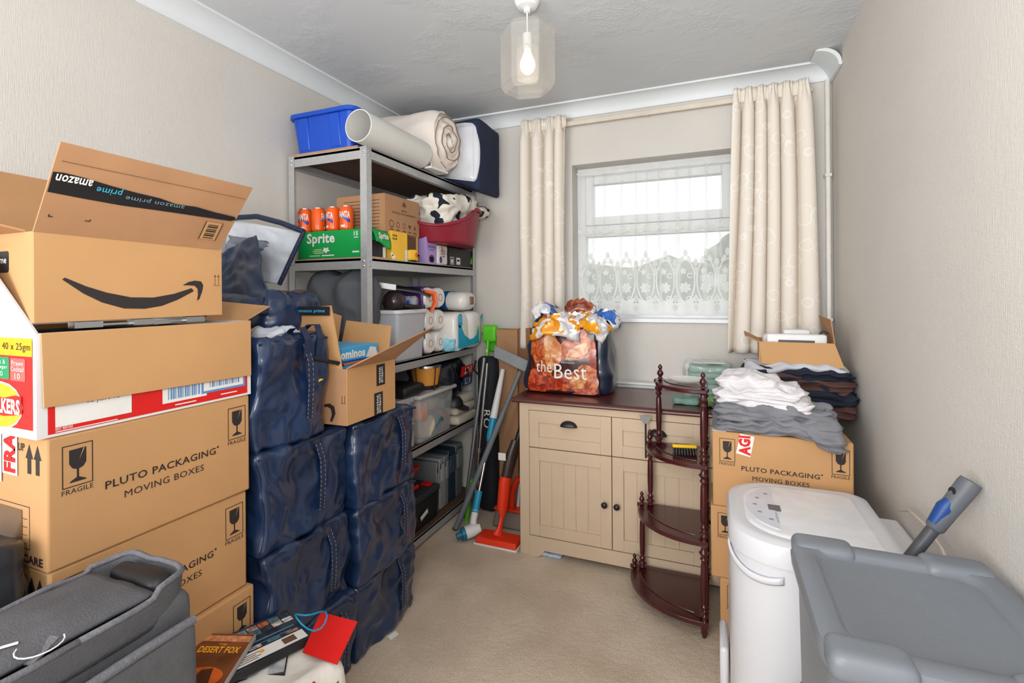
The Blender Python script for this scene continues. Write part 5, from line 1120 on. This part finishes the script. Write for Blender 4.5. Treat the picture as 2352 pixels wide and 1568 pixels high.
# ------------------------------------------------------------------ green bed linen in plastic, packet
TEAL = M('sage_cloth', (126, 160, 146), .75, var=.2, scale=40)
p = thing('wrapped_bedding', 'stack of sage green bedding wrapped in clear plastic on the sideboard', 'bedding', (-.035, 2.66, TOP))
for k in range(6):
    MB().soft(.195 - .006 * (k % 2), .17, .028, r=.013, n=12, amp=.006, freq=16, seed=k, T=X((.004 * (k % 3), 0, .004 + k * .0275), rz=.03 * (k % 3))).build('folded_layer', TEAL, p, smooth=180, merge=True)
MB().soft(.212, .182, .185, r=.02, n=16, amp=.012, freq=14, seed=3, ridge=True).build('plastic_sleeve', M('sleeve_film', (225, 235, 232), .1, alpha=.22, var=0, coat=.6), p, smooth=180, merge=True)
MB().b(-.07, .08, -.05, .05, .186, .189).build('card_insert', M('insert_card', (206, 214, 206), .6), p)
p = thing('green_packet', 'green leafy patterned packet in front of the sage bedding', 'packet', (-.005, 2.5, TOP))
MB().soft(.1, .11, .045, r=.015, n=12, amp=.008, freq=20, seed=7).build('packet_body', M('leafy_print', (120, 170, 84), .35, var=.5, scale=40, coat=.3), p, smooth=180, merge=True)
p = thing('sage_cloth', 'small folded sage cloth lying before the wrapped bedding', 'cloth', (-.13, 2.53, TOP))
MB().soft(.12, .1, .03, r=.013, n=12, amp=.006, freq=20, seed=9).build('cloth_fold', TEAL, p, smooth=180, merge=True)

# ------------------------------------------------------------------ dark clothes heap + open box on the right end of the sideboard
def garment(name, label, loc, s, mat, seed, rz=0, amp=.02, freq=(4, 9, 16), cat='clothes', n=50, fn=None, group=None):
    p = thing(name, label, cat, loc, rz, group)
    lay = max(1, round(s[2] / .024)); ph = seed * 1.3
    def gfn(q):
        q = Vector(q); h_ = max(0, min(1, q.z / s[2]))
        w1 = noise.noise(Vector((q.x * 5 + ph, q.y * 5, seed)))
        g = abs(math.sin(PI * (h_ * lay + .7 * w1))) ** .5
        k = .9 + .1 * g
        q.x *= k; q.y *= k
        q.x += .022 * noise.noise(Vector((q.y * 11 + ph, h_ * lay * 1.3, 1))); q.y += .02 * noise.noise(Vector((q.x * 9 + ph, h_ * lay * 1.3, 5)))
        c, s_ = math.cos(.5 + seed), math.sin(.5 + seed); a, b_ = q.x * c + q.y * s_, -q.x * s_ + q.y * c
        fold = 1 - 2.6 * abs(noise.noise(Vector((a * 5 + ph, b_ * 15, 2))))
        q.z += (.013 * fold + .008 * noise.noise(Vector((q.x * 7, q.y * 7, ph)))) * h_
        return q
    MB().soft(s[0], s[1], s[2], r=s[2] * .46, n=n, amp=amp * .7, freq=freq, seed=seed, ridge=True, oc=2, fn=gfn).build('folded_cloth', mat, p, smooth=180, merge=True)
    return p
slope = lambda q: Vector((q.x, q.y, q.z - .05 * max(0, q.x) * 2))
CB = M('brown_cloth', (84, 56, 50), .85, var=.2, scale=8); CN = M('dark_navy_cloth', (26, 32, 48), .85, var=.2, scale=8); CW = M('white_cloth', (220, 216, 218), .9, var=.05, bump=.3, bscale=60); CG = M('grey_jersey', (124, 125, 130), .9, var=.1, scale=14, bump=.3, bscale=80)
CGN = 'clothes heaped on the sideboard end'
garment('dark_blanket', 'dark brown blanket lowest in the heap at the sideboard end', (.325, 2.57, TOP), (.42, .32, .055), CB, 1, group=CGN)
garment('navy_jumper', 'dark navy folded jumper in the heap under the brown coat', (.33, 2.57, TOP + .05), (.42, .33, .06), CN, 2, rz=.05, group=CGN)
garment('brown_coat', 'brown quilted coat folded in the heap by the wall', (.335, 2.575, TOP + .1), (.41, .33, .055), CB, 3, rz=-.04, group=CGN)
garment('navy_trousers', 'dark trousers folded above the brown coat', (.33, 2.57, TOP + .147), (.39, .3, .04), CN, 4, group=CGN)
garment('grey_white_shirt', 'pale grey shirt folded right under the open small carton', (.325, 2.565, TOP + .18), (.38, .28, .03), M('pale_shirt', (196, 196, 202), .85), 5, amp=.01, group=CGN)
p = thing('open_gadget_box', 'open brown carton full of white plastic gadgets on the clothes heap', 'box', (.335, 2.60, TOP + .212), rad(-3))
w, d, h = .145, .12, .1
MB().b(-w, w, -d, -d + t, 0, h).build('side_panel', CARD, p); MB().b(-w, w, d - t, d, 0, h).build('side_panel', CARD2, p); MB().b(-w, -w + t, -d + t, d - t, 0, h).build('side_panel', CARD3, p); MB().b(w - t, w, -d + t, d - t, 0, h).build('side_panel', CARD3, p); MB().b(-w + t, w - t, -d + t, d - t, 0, t).build('base', CARD2, p)
MB().panel((-w, -d, h), (w, -d, h), (w + .03, -d - .035, h - .1), (-w + .012, -d - .035, h - .095), .004).build('flap', CARD, p)
MB().panel((-w, d, h), (-w, -d, h), (-w - .055, -d + .01, h + .025), (-w - .06, d, h + .03), .004).build('flap', CARD3, p)
MB().panel((w, -d + .01, h), (w, d, h), (w - .03, d + .01, h + .11), (w - .012, -d + .03, h + .10), .004).build('flap', CARD3, p)
for k, (a, b_, c, dx, dy, dz, l) in enumerate(((0, -.075, .03, .235, .05, .1, 'long white plastic bracket at the front of the gadget box'), (.015, .02, .06, .11, .075, .085, 'white plastic block standing tallest in the gadget box'), (-.09, .02, .05, .075, .08, .075, 'white rounded plastic unit at the left of the gadget box'))):
    o = thing('plastic_gadget', l, 'gadget', (.335 + a, 2.60 + b_, TOP + .2165), rz=rad(-3), group='gadgets in the open carton')
    MB().soft(dx, dy, c + dz, r=.01 if k < 2 else .03, n=8, amp=.0).build('gadget_shell', WHITE, o, smooth=60, merge=True)
    MB().b(-dx * .3, dx * .3, -dy / 2 - .001, -dy / 2 + .002, (c + dz) * .72, (c + dz) * .8).build('dark_slot', DGREY, o)
p = thing('black_cable', 'black cable looping out of the gadget box', 'cable', (.42, 2.6, TOP + .31)); MB().tube([(0, 0, -.05), (.01, 0, .02), (.035, .01, .045), (.065, .0, .03), (.07, 0, -.02)], .005, 8).build('cable', BLACK, p, smooth=60)

# ------------------------------------------------------------------ right stack of moving boxes
RG = 'moving boxes stacked at the right'
b_, f, g = moving_box('lowest moving box of the right stack, behind the white appliance', (.012, 2.095, 0), .47, .255, .232, 'y', RG, s=.9)
b_, f, g = moving_box('middle moving box of the right stack, beside the corner shelf', (-.02, 2.095, .2325), .47, .255, .28, 'y', RG, s=.95)
b_, f, g = moving_box('top moving box of the right stack under the grey clothes', (-.012, 2.095, .513), .47, .255, .293, 'y', RG)
f.polys('fragile_tape', [[(.085, .215), (.135, .205), (.15, .285), (.1, .2925)]], PAPER, b_, k=3)
f.text('AGI', (.094, .136, .21, .285), RED, b_, rot=1, k=4, bold=.05)
MB().panel((.0, -.0, .2935), (.05, 0, .2935), (.06, .25, .2935), (.0, .25, .2935), .0012).build('tape', PAPER, b_)
Face((.0, .02, .295), (0, 1, 0), (-1, 0, 0)).text('AGILE', (.0, .22, -.05, -.01), RED, b_, k=2, bold=.05)
# ------------------------------------------------------------------ pile of clothes on it
def drape(front, k=.0): return lambda q: Vector((q.x, q.y, q.z - max(0, (q.x - .13)) * front))
TB = .513 + .2955
PG = 'clothes piled on the right moving boxes'
garment('grey_sweatshirt', 'grey jersey sweatshirt at the bottom of the clothes pile', (.205, 2.205, TB), (.41, .25, .05), CG, 11, rz=-.05, amp=.022, freq=(5, 8, 22), group=PG)
garment('grey_joggers', 'grey jogging bottoms folded above the grey sweatshirt', (.2, 2.205, TB + .046), (.39, .24, .045), CG, 12, rz=.06, amp=.02, freq=(6, 9, 22), group=PG)
p = garment('grey_sleeve', 'grey jersey sleeve hanging over the box front at right', (.375, 2.075, TB - .035), (.1, .075, .085), CG, 15, rz=.3, amp=.018, freq=(9, 9, 12), group=PG)
garment('white_tracksuit', 'off-white fleece garment folded lowest of the white ones', (.175, 2.22, TB + .088), (.32, .21, .045), CW, 13, rz=-.12, amp=.018, freq=(6, 8, 20), group=PG)
garment('white_hoodie', 'off-white hoodie folded in the middle of the pile', (.165, 2.23, TB + .128), (.29, .2, .04), CW, 14, rz=-.2, amp=.02, freq=(7, 9, 20), group=PG)
garment('white_shirt', 'off-white top crowning the clothes pile', (.135, 2.24, TB + .163), (.21, .17, .034), CW, 16, rz=-.3, amp=.016, freq=(8, 9, 20), group=PG)

# ------------------------------------------------------------------ mahogany corner shelf
p = thing('corner_whatnot', 'mahogany four tier quarter round corner shelf with turned spindles', 'corner shelf', (-.03, 2.37, 0))
tiers = [(.068, .335), (.362, .30), (.652, .262), (.945, .222)]
def quarter(r):
    pts = [(0, 0)]
    pts += [(-r, 0), (-r - .012, -.012)]
    for a in range(0, 91, 6):
        t_ = rad(a); k = r * (1 - .05 * math.sin(2 * t_) * -1); pts.append((-k * math.cos(t_) * (1.0), -.02 - k * .93 * math.sin(t_)))
    pts += [(0, -r)]
    return pts
def spindle(L, r=.011):
    k = [(0, .7), (.02, 1.5), (.05, .8), (.08, 1.7), (.12, .8), (.16, 1.3), (.19, .7), (.24, 1.0), (.4, 1.15), (.55, 1.15), (.75, 1.0), (.8, .7), (.83, 1.3), (.87, .8), (.92, 1.6), (.96, .9), (1, .9)]
    return [(r * b_, L * a) for a, b_ in k]
FIN = [(.004, 0), (.012, .004), (.006, .012), (.013, .024), (.010, .034), (.005, .04), (.009, .05), (.005, .058), (.001, .062)]
for i, (z, r) in enumerate(tiers):
    o = MB().prism(quarter(r), z - .009, z + .009).build('shelf_tier', MAHOG, p, bevel=.005, nrm=True)
    # raised moulding line on the tier
    MB().tube([(-(r - .045) * math.cos(rad(a)) - .008, -.02 - (r - .05) * .93 * math.sin(rad(a)), z + .009) for a in range(4, 88, 7)], .003, 6).build('tier_moulding', MAHOG, o, smooth=60)
    rn = tiers[i + 1][1] if i < 3 else None
    if rn:
        L = tiers[i + 1][0] - z - .018
        for (x, y) in ((-rn + .012, -.022), (-.016, -rn + .0), (-.012, -.014)):
            MB().lathe(spindle(L, .0115), 14, X((x, y, z + .009))).build('spindle', MAHOG, p, smooth=60)
        MB().lathe(FIN, 14, X((-r + .012, -.03, z + .009), s=1.0)).build('finial', MAHOG, p, smooth=60)
        MB().lathe(FIN, 14, X((-.014, -r + .002, z + .009), s=.85)).build('finial', MAHOG, p, smooth=60)
    else:
        for (x, y) in ((-r + .02, -.028), (-.016, -r + .018)): MB().lathe(FIN, 14, X((x, y, z + .009), s=1.15)).build('finial', MAHOG, p, smooth=60)
for (x, y) in ((-.31, -.03), (-.016, -.30), (-.016, -.02)): MB().lathe([(.008, 0), (.013, .02), (.011, .045), (.015, .0595)], 12, X((x, y, 0))).build('foot', MAHOG, p, smooth=60)
p = thing('glass_dish', 'clear glass dish on the top tier of the corner shelf', 'dish', (-.115, 2.29, .956))
MB().lathe([(.001, 0), (.04, 0), (.075, .012), (.082, .02), (.079, .021), (.072, .015), (.04, .004), (.001, .004)], 28, None, 1, .75).build('dish_body', M('clear_glass', (230, 226, 220), .08, alpha=.45, var=0, coat=.5), p, smooth=50)
p = thing('scrubbing_brush', 'black brush with yellow head on the second tier from top', 'brush', (-.125, 2.225, .664), rad(12))
MB().b(-.05, .05, -.022, -.004, .028, .042).build('yellow_head', GOLD, p, bevel=.005)
for k in range(9): MB().tube([(-.044 + k * .011, -.014, .029), (-.046 + k * .0115, -.03, .002)], .0038, 6).build('bristle_tuft', BLACK, p)
MB().soft(.1, .045, .03, r=.013, n=8, amp=.006, freq=30, T=X((.01, .03, 0))).build('black_grip', BLACK, p, smooth=60, merge=True)
p = thing('fly_swat', 'grey headed black rod hanging down the sideboard drawer front', 'swatter', (-.3, 2.352, .0))
MB().tube([(0, 0, .585), (0, 0, .765)], .0042, 8).build('rod', BLACK, p, smooth=60)
MB().prism([(-.028, .782), (.028, .782), (.018, .758), (.006, .746), (-.006, .746), (-.018, .758)], -.002, .002, Matrix(((1, 0, 0, 0), (0, 0, 1, -.006), (0, 1, 0, 0), (0, 0, 0, 1)))).build('grey_head', M('grey_rubber', (130, 128, 124), .5), p, nrm=True)

# ------------------------------------------------------------------ white dehumidifier
DEH = M('appliance_white', (214, 214, 218), .32, var=.015, scale=4)
p = thing('white_dehumidifier', 'tall white portable appliance with control panel in front of moving boxes', 'appliance', (.27, 1.79, 0))
def plan(sx0, sx1, sy, r1, r2):
    # rounded front (towards -x), smaller radii at the back (+x)
    out = []
    for cx, cy, a0, r in ((sx1 - r2, sy - r2, 0, r2), (sx0 + r1, sy - r1, 90, r1), (sx0 + r1, -sy + r1, 180, r1), (sx1 - r2, -sy + r2, 270, r2)):
        for i in range(9): t_ = rad(a0 + 90 * i / 8); out.append((cx + r * math.cos(t_), cy + r * math.sin(t_)))
    return out
def loft(rings):
    m = MB(); k = len(rings[0][0]); vs = []
    for pl, z in rings: vs += [(a, b_, z) for a, b_ in pl]
    fs = [tuple(reversed(range(k))), tuple(range((len(rings) - 1) * k, len(rings) * k))]
    for i in range(len(rings) - 1):
        for j in range(k): fs.append((i * k + j, i * k + (j + 1) % k, (i + 1) * k + (j + 1) % k, (i + 1) * k + j))
    return m.add(vs, fs)
PL = lambda e: plan(-.235 + e, .205 - e, .255 - e, .15 - e * .5, .06 - e * .3)
loft([(PL(.006), .0), (PL(.004), .03), (PL(.004), .585)]).build('appliance_body', DEH, p, smooth=40)
loft([(PL(.0), .587), (PL(.0), .632), (PL(.006), .645), (PL(.018), .651), (PL(.03), .653), (PL(.042), .651)]).build('cover', DEH, p, smooth=30)
loft([(PL(.05), .6512), (PL(.056), .655), (PL(.064), .6555)]).build('lid_panel', M('lid_white', (230, 230, 232), .25), p, smooth=30)
pan = [(-.185 + .06 * (1 - math.cos(rad(a))) * 0 + -.0 + .085 * (1 - math.cos(rad(a) * .9)) * .9, .16 * math.sin(rad(a) * .98) ) for a in range(-75, 76, 10)]
MB().prism([(-.18 + .1 * (1 - math.cos(rad(a))), .165 * math.sin(rad(a))) for a in range(-80, 81, 10)], .6555, .658).build('control_panel', M('panel_white', (214, 216, 224), .3), p, nrm=True)
MB().b(-.115, -.08, -.028, .015, .658, .6588).build('display', M('lcd', (86, 98, 108), .2), p)
for k in range(5):
    a = rad(-52 + k * 26); MB().lathe([(.001, .0015), (.007, .0015), (.008, 0)], 12, X((-.165 + .1 * (1 - math.cos(a)) + .012, .13 * math.sin(a), .658), s=.9)).build('button', M('button_grey', (150, 152, 160), .4), p)
for k in range(4): MB().b(-.1 + .0 * k, -.094, -.115 + k * .02, -.103 + k * .02, .658, .6584).build('indicator', M('indicator_grey', (170, 176, 190), .4), p)
# curved ridge under the cover, water tank edge and rear grille deck
MB().grid(lambda u, v: (lambda t_: (-.085 + .15 * math.cos(t_) * -1 - .003 * math.sin(v * PI), -.105 + .15 * math.sin(t_) * -1 - .003 * math.sin(v * PI), .545 - .028 * u * (1 - u) * 4 + .02 * v + .03 * (1 - u)))(rad(5 + 80 * u)), 16, 5).build('grip_ridge', DEH, p, smooth=180, solid=.004)
MB().b(-.262, -.236, -.06, .1, .05, .2).build('tank_lip', DEH, p, bevel=.01)
MB().b(.205, .285, -.2, .19, .0, .6).build('housing', M('housing_white', (214, 212, 212), .5, var=.08, scale=60), p, bevel=.012)
p = thing('power_cable', 'thin cream power cable looping beside the white appliance', 'cable', (.53, 1.6, .6)); MB().tube([(.005, .3, .06), (.0, .2, .1), (-.005, .05, .115), (-.004, -.04, .1), (.0, -.11, .05), (.0, -.14, -.1), (.005, -.1, -.4), (.005, -.05, -.58)], .0042, 8).build('cable', M('cream_cable', (200, 186, 172), .5), p, smooth=60)
# dark mop handle with blue grip leaning on the right wall
p = thing('mop_handle', 'dark grey mop handle with blue grip leaning on the right wall', 'mop', (0, 0, 0))
A, B_ = Vector((.536, 1.43, .917)), Vector((.435, 1.43, .744)); dv = (B_ - A)
MB().tube([A + dv * .6, A + dv * 5.2], .0135, 12).build('pole', DGREY, p, smooth=60)
MB().tube([A, A + dv * .06, A + dv * .45, A + dv * .66, A + dv * .7], [.021, .0225, .02, .019, .014], 14).build('grip', M('grip_grey', (92, 96, 102), .5), p, smooth=60)
MB().tube([A + dv * .3 + Vector((-.008, -.004, .004)), A + dv * .4 + Vector((-.009, -.004, .004)), A + dv * .62 + Vector((-.007, -.004, .004))], [.012, .017, .013], 10).build('blue_inlay', M('grip_blue', (24, 66, 130), .45), p, smooth=60)
MB().tube([A + dv * .17 + Vector((-.021, -.006, .004)), A + dv * .17 + Vector((.0, 0, .0))], .010, 10).build('hanging_hole', INK, p, smooth=60)
# ------------------------------------------------------------------ grey tub with lid, near right
TG = M('grey_tub_plastic', (116, 121, 128), .4, var=.03, scale=6, bump=.06, bscale=260)
p = thing('grey_storage_tub', 'large grey plastic storage tub with clip lid in the right foreground', 'storage tub', (.352, 1.15, 0))
RR = lambda x, y, r: rrect(-x, x, -y, y, r, 7)
loft([(RR(.165, .175, .04), 0), (RR(.172, .19, .045), .4), (RR(.178, .2, .05), .725)]).build('tub_body', TG, p, smooth=40)
LZ = .762
lidr = [(RR(.186, .207, .055), .715), (RR(.191, .212, .06), .722), (RR(.193, .214, .06), .745), (RR(.188, .209, .058), LZ - .004), (RR(.180, .200, .052), LZ), (RR(.152, .168, .05), LZ), (RR(.147, .163, .048), LZ - .004), (RR(.141, .157, .045), LZ - .012), (RR(.136, .152, .042), LZ - .014)]
loft(lidr).build('lid', TG, p, smooth=40)
for (x, y) in ((-.115, -.178), (-.115, .178), (.115, -.178), (.115, .178)):
    MB().soft(.125, .075, .05, r=.02, n=10, amp=0, flatbase=False, T=X((x - .008 * (1 if x < 0 else -1), y * 1.06, LZ - .042))).build('corner_boss', TG, p, smooth=60, merge=True)

# ================================================================== mops, brooms and tall things in the corner
p = thing('tall_carton', 'tall narrow brown carton standing in the corner behind the mops', 'box', (-1.165, 2.86, 0))
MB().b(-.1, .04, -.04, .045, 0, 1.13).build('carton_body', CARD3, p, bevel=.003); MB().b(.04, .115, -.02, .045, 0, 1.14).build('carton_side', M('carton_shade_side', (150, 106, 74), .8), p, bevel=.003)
MB().b(-.1, .04, -.041, -.0395, 1.09, 1.1295).build('flap_edge', CARD2, p)
p = thing('black_tripod_case', 'tall black padded case standing beside the shelving', 'case', (-1.315, 2.80, 0))
MB().soft(.13, .1, .965, r=.045, n=24, amp=.01, freq=(9, 9, 4), seed=6).build('case_body', M('black_nylon', (24, 28, 36), .75, var=.2), p, smooth=180, merge=True)
Face((.02, -.054, .66), (0, 0, -1), (1, 0, 0), eps=.004).text('RO', (.02, .13, -.024, .02), PAPER, p, bold=0)
MB().tube([(-.055, -.03, .85), (-.075, -.05, .88), (-.06, -.05, .94)], .006, 8).build('carry_loop', BLACK, p, smooth=60)
p = thing('dustpan_set', 'lime green dustpan and brush hung on a white handle in the corner', 'dustpan', (-1.315, 2.885, 0))
MB().soft(.1, .05, .11, r=.02, n=12, amp=.004, T=X((-.01, -.03, 1.045))).build('brush_head', GREENP, p, smooth=60, merge=True)
MB().frus((-.04, .085, -.02, .02, .985), (-.07, .1, -.012, .028, 1.13)).build('dustpan', M('darker_lime', (76, 176, 34), .4), p, bevel=.006)
MB().tube([(-.02, -.06, .96), (-.02, -.04, 1.06)], .012, 10).build('brush_socket', GREENP, p, smooth=60)
MB().tube([(-.02, -.066, .9), (-.02, -.058, 1.0)], .008, 10).build('white_handle', WHITE, p, smooth=60)
MB().tube([(.02, .0, 1.0), (.02, .0, 0.02)], .008, 10).build('pan_handle', WHITE, p, smooth=60)
o = thing('green_broom_handle', 'lime green handle end standing on the carpet by the poles', 'broom', (-1.37, 2.60, 0)); MB().tube([(0, 0, 0), (.015, .0, .13), (.03, .02, .25)], [.012, .014, .01], 10).build('handle', GREENP, o, smooth=60)
# two steel poles
GP = M('dull_aluminium', (158, 160, 164), .35, metal=.8, var=.05)
for k, (a, b_, l) in enumerate((((-1.415, 2.655, 0), (-1.31, 2.735, .96), 'dull grey metal pole leaning beside the shelving'), ((-1.36, 2.66, 0), (-1.285, 2.725, .93), 'shiny steel pole leaning next to the black case'))):
    p = thing('metal_pole', l, 'pole', a, group='metal poles in the corner'); v = Vector(b_) - Vector(a)
    MB().tube([(0, 0, 0), v], .0115 - .001 * k, 12).build('tube', GP if k == 0 else CHROME, p, smooth=60); MB().tube([v * .42, v * .45], .0135, 12).build('collar', GP, p, smooth=60)
# grey squeegee
p = thing('floor_squeegee', 'grey pole squeegee leaning with its long head up against the carton', 'squeegee', (-1.385, 2.49, 0))
v = Vector((-1.04, 2.66, .912)) - Vector((-1.385, 2.49, 0)); SQ = M('squeegee_grey', (112, 118, 124), .5, var=.05)
MB().tube([v * .0, v * .03, v * .72, v * .74], [.017, .0165, .0165, .013], 12).tube([v * .74, v * .99], .0125, 12).build('pole', SQ, p, smooth=60)
d_ = Vector((.282, .0, -.11)).normalized(); c_ = v * 1.0
MB().panel(c_ - d_ * .175 + Vector((0, 0, .0)), c_ + d_ * .16, c_ + d_ * .16 + Vector((0, .012, .07)), c_ - d_ * .175 + Vector((0, .012, .07)), .03).build('squeegee_head', M('head_grey', (134, 136, 138), .6, var=.1, bump=.3), p, bevel=.006)
MB().tube([v * 0, v * .012], .0185, 12).build('pole_end', DGREY, p, smooth=60)
# steam mop
p = thing('steam_mop', 'white and turquoise steam mop with steel shaft standing head down', 'steam mop', (-1.245, 2.425, 0))
t0 = Vector((.0, .02, .1)); t1 = Vector((-1.2, 2.79, .93)) - Vector((-1.245, 2.425, 0)); dv = (t1 - t0)
MB().tube([t0 + dv * .12, t0 + dv * .5], .0095, 12).build('steel_shaft', CHROME, p, smooth=60)
MB().tube([t0 + dv * .045, t0 + dv * .17], .02, 14).build('collar', TURQ, p, smooth=60)
MB().tube([t0 + dv * .47, t0 + dv * .5, t0 + dv * .64], [.012, .02, .022], 14).build('collar', TURQ, p, smooth=60)
MB().tube([t0 + dv * .62, t0 + dv * .68, t0 + dv * .95], [.023, .021, .014], 14).build('white_handle', WHITE, p, smooth=60)
MB().tube([t0 * .35, t0, t0 + dv * .06], [.02, .019, .02], 14).build('white_neck', WHITE, p, smooth=60)
MB().tube([(.045, .02, .065), (.01, .0, .055), (-.025, -.03, .045)], [.02, .034, .034], 16).build('white_head', WHITE, p, smooth=60)
MB().tube([(-.025, -.03, .045), (-.04, -.045, .041)], [.036, .034], 16).tube([(-.04, -.045, .041), (-.06, -.065, .034)], [.018, .017], 16).build('turquoise_cap', M('dark_turquoise', (22, 110, 140), .35), p, smooth=40)
# orange red spray mop
p = thing('spray_mop', 'bright orange red spray mop with flat head beside the sideboard', 'mop', (-1.095, 2.46, 0))
MB().frus((-.115, .125, -.075, .05, .008), (-.11, .12, -.06, .045, .035)).build('mop_plate', REDP, p, bevel=.005); MB().b(-.12, .13, -.08, .052, 0, .0095).build('mop_pad', PAPER, p, bevel=.003)
MB().tube([(-.01, .0, .03), (-.005, .02, .07), (.0, .04, .12)], [.035, .014, .013], 12, flat=.6).build('swivel_neck', REDP, p, smooth=60)
MB().tube([(.0, .04, .12), (-.002, .05, .17), (.005, .07, .3), (.01, .075, .33)], [.016, .032, .036, .034], 14, flat=.75).build('bottle_holder', REDP, p, smooth=60)
MB().tube([(.01, .075, .32), (.03, .1, .43), (.05, .13, .52)], [.032, .036, .028], 14, flat=.75).build('dark_bottle', M('smoked_bottle', (64, 48, 42), .3, var=.2), p, smooth=60)
MB().tube([(.05, .13, .5), (.085, .17, .64)], .016, 12).build('black_joint', BLACK, p, smooth=60); MB().tube([(.085, .17, .63), (.105, .25, .95)], .011, 12).build('white_pole', WHITE, p, smooth=60)
MB().b(-.022, .022, .043, .046, .43, .47).build('paper_label', PAPER, p)
# red carpet cleaner behind it
p = thing('red_sweeper', 'orange red floor sweeper with cut-out handle behind the spray mop', 'floor sweeper', (-1.09, 2.69, 0))
MB().frus((-.12, .125, -.09, .06, .0), (-.115, .12, -.05, .05, .085)).build('grey_head', M('sweeper_grey', (128, 112, 102), .4), p, bevel=.015)
MB().b(-.12, .125, -.055, .05, .085, .1).build('red_top', REDP, p, bevel=.006)
m = MB().tube([(-.02, -.02, .1), (-.01, -.03, .2), (.02, -.02, .27), (.08, -.02, .28), (.105, -.02, .24), (.105, -.02, .1)], .018, 10); m.build('red_yoke', REDP, p, smooth=60)
MB().tube([(.05, -.01, .28), (.075, .0, .45), (.1, .02, .62)], [.02, .03, .022], 12).build('red_handle', REDP, p, smooth=60)
MB().tube([(.04, -.02, .1), (.045, -.02, .26)], .01, 8).build('steel_rod', CHROME, p, smooth=60)
# litter pickers leaning behind the shopping bag
for k, (a, b_, c_, l) in enumerate((((-1.085, 2.79, .02), (-1.0, 2.83, 1.06), (-.985, 2.84, 1.28), 'grey litter picker with straight orange grip against the curtain'), ((-1.085, 2.70, .02), (-1.0, 2.78, 1.03), (-.955, 2.8, 1.2), 'white litter picker with curved red grip in front'))):
    p = thing('litter_picker', l, 'litter picker', (0, 0, 0), group='litter pickers beside the sideboard')
    MB().tube([a, b_], .0115 + .003 * k, 12).build('shaft', GP if k == 0 else WHITE, p, smooth=60)
    b_, c_ = Vector(b_), Vector(c_)
    if k == 0: MB().tube([b_, b_.lerp(c_, .06), b_.lerp(c_, .9), c_], [.014, .0165, .016, .008], 12).build('grip', REDP, p, smooth=60)
    else:
        MB().tube([b_ - (b_ - Vector(a)) * .01, b_, b_.lerp(c_, .4) + Vector((-.004, 0, 0)), b_.lerp(c_, .75), c_ + Vector((.012, 0, 0)), c_ + Vector((.04, 0, .008))], [.016, .018, .02, .021, .02, .012], 12).build('grip', M('red_grip', (222, 48, 30), .35), p, smooth=60)
        MB().tube([b_.lerp(c_, .35), b_.lerp(c_, .35) + Vector((.035, -.01, .0))], .006, 8).build('trigger', REDP, p, smooth=60)
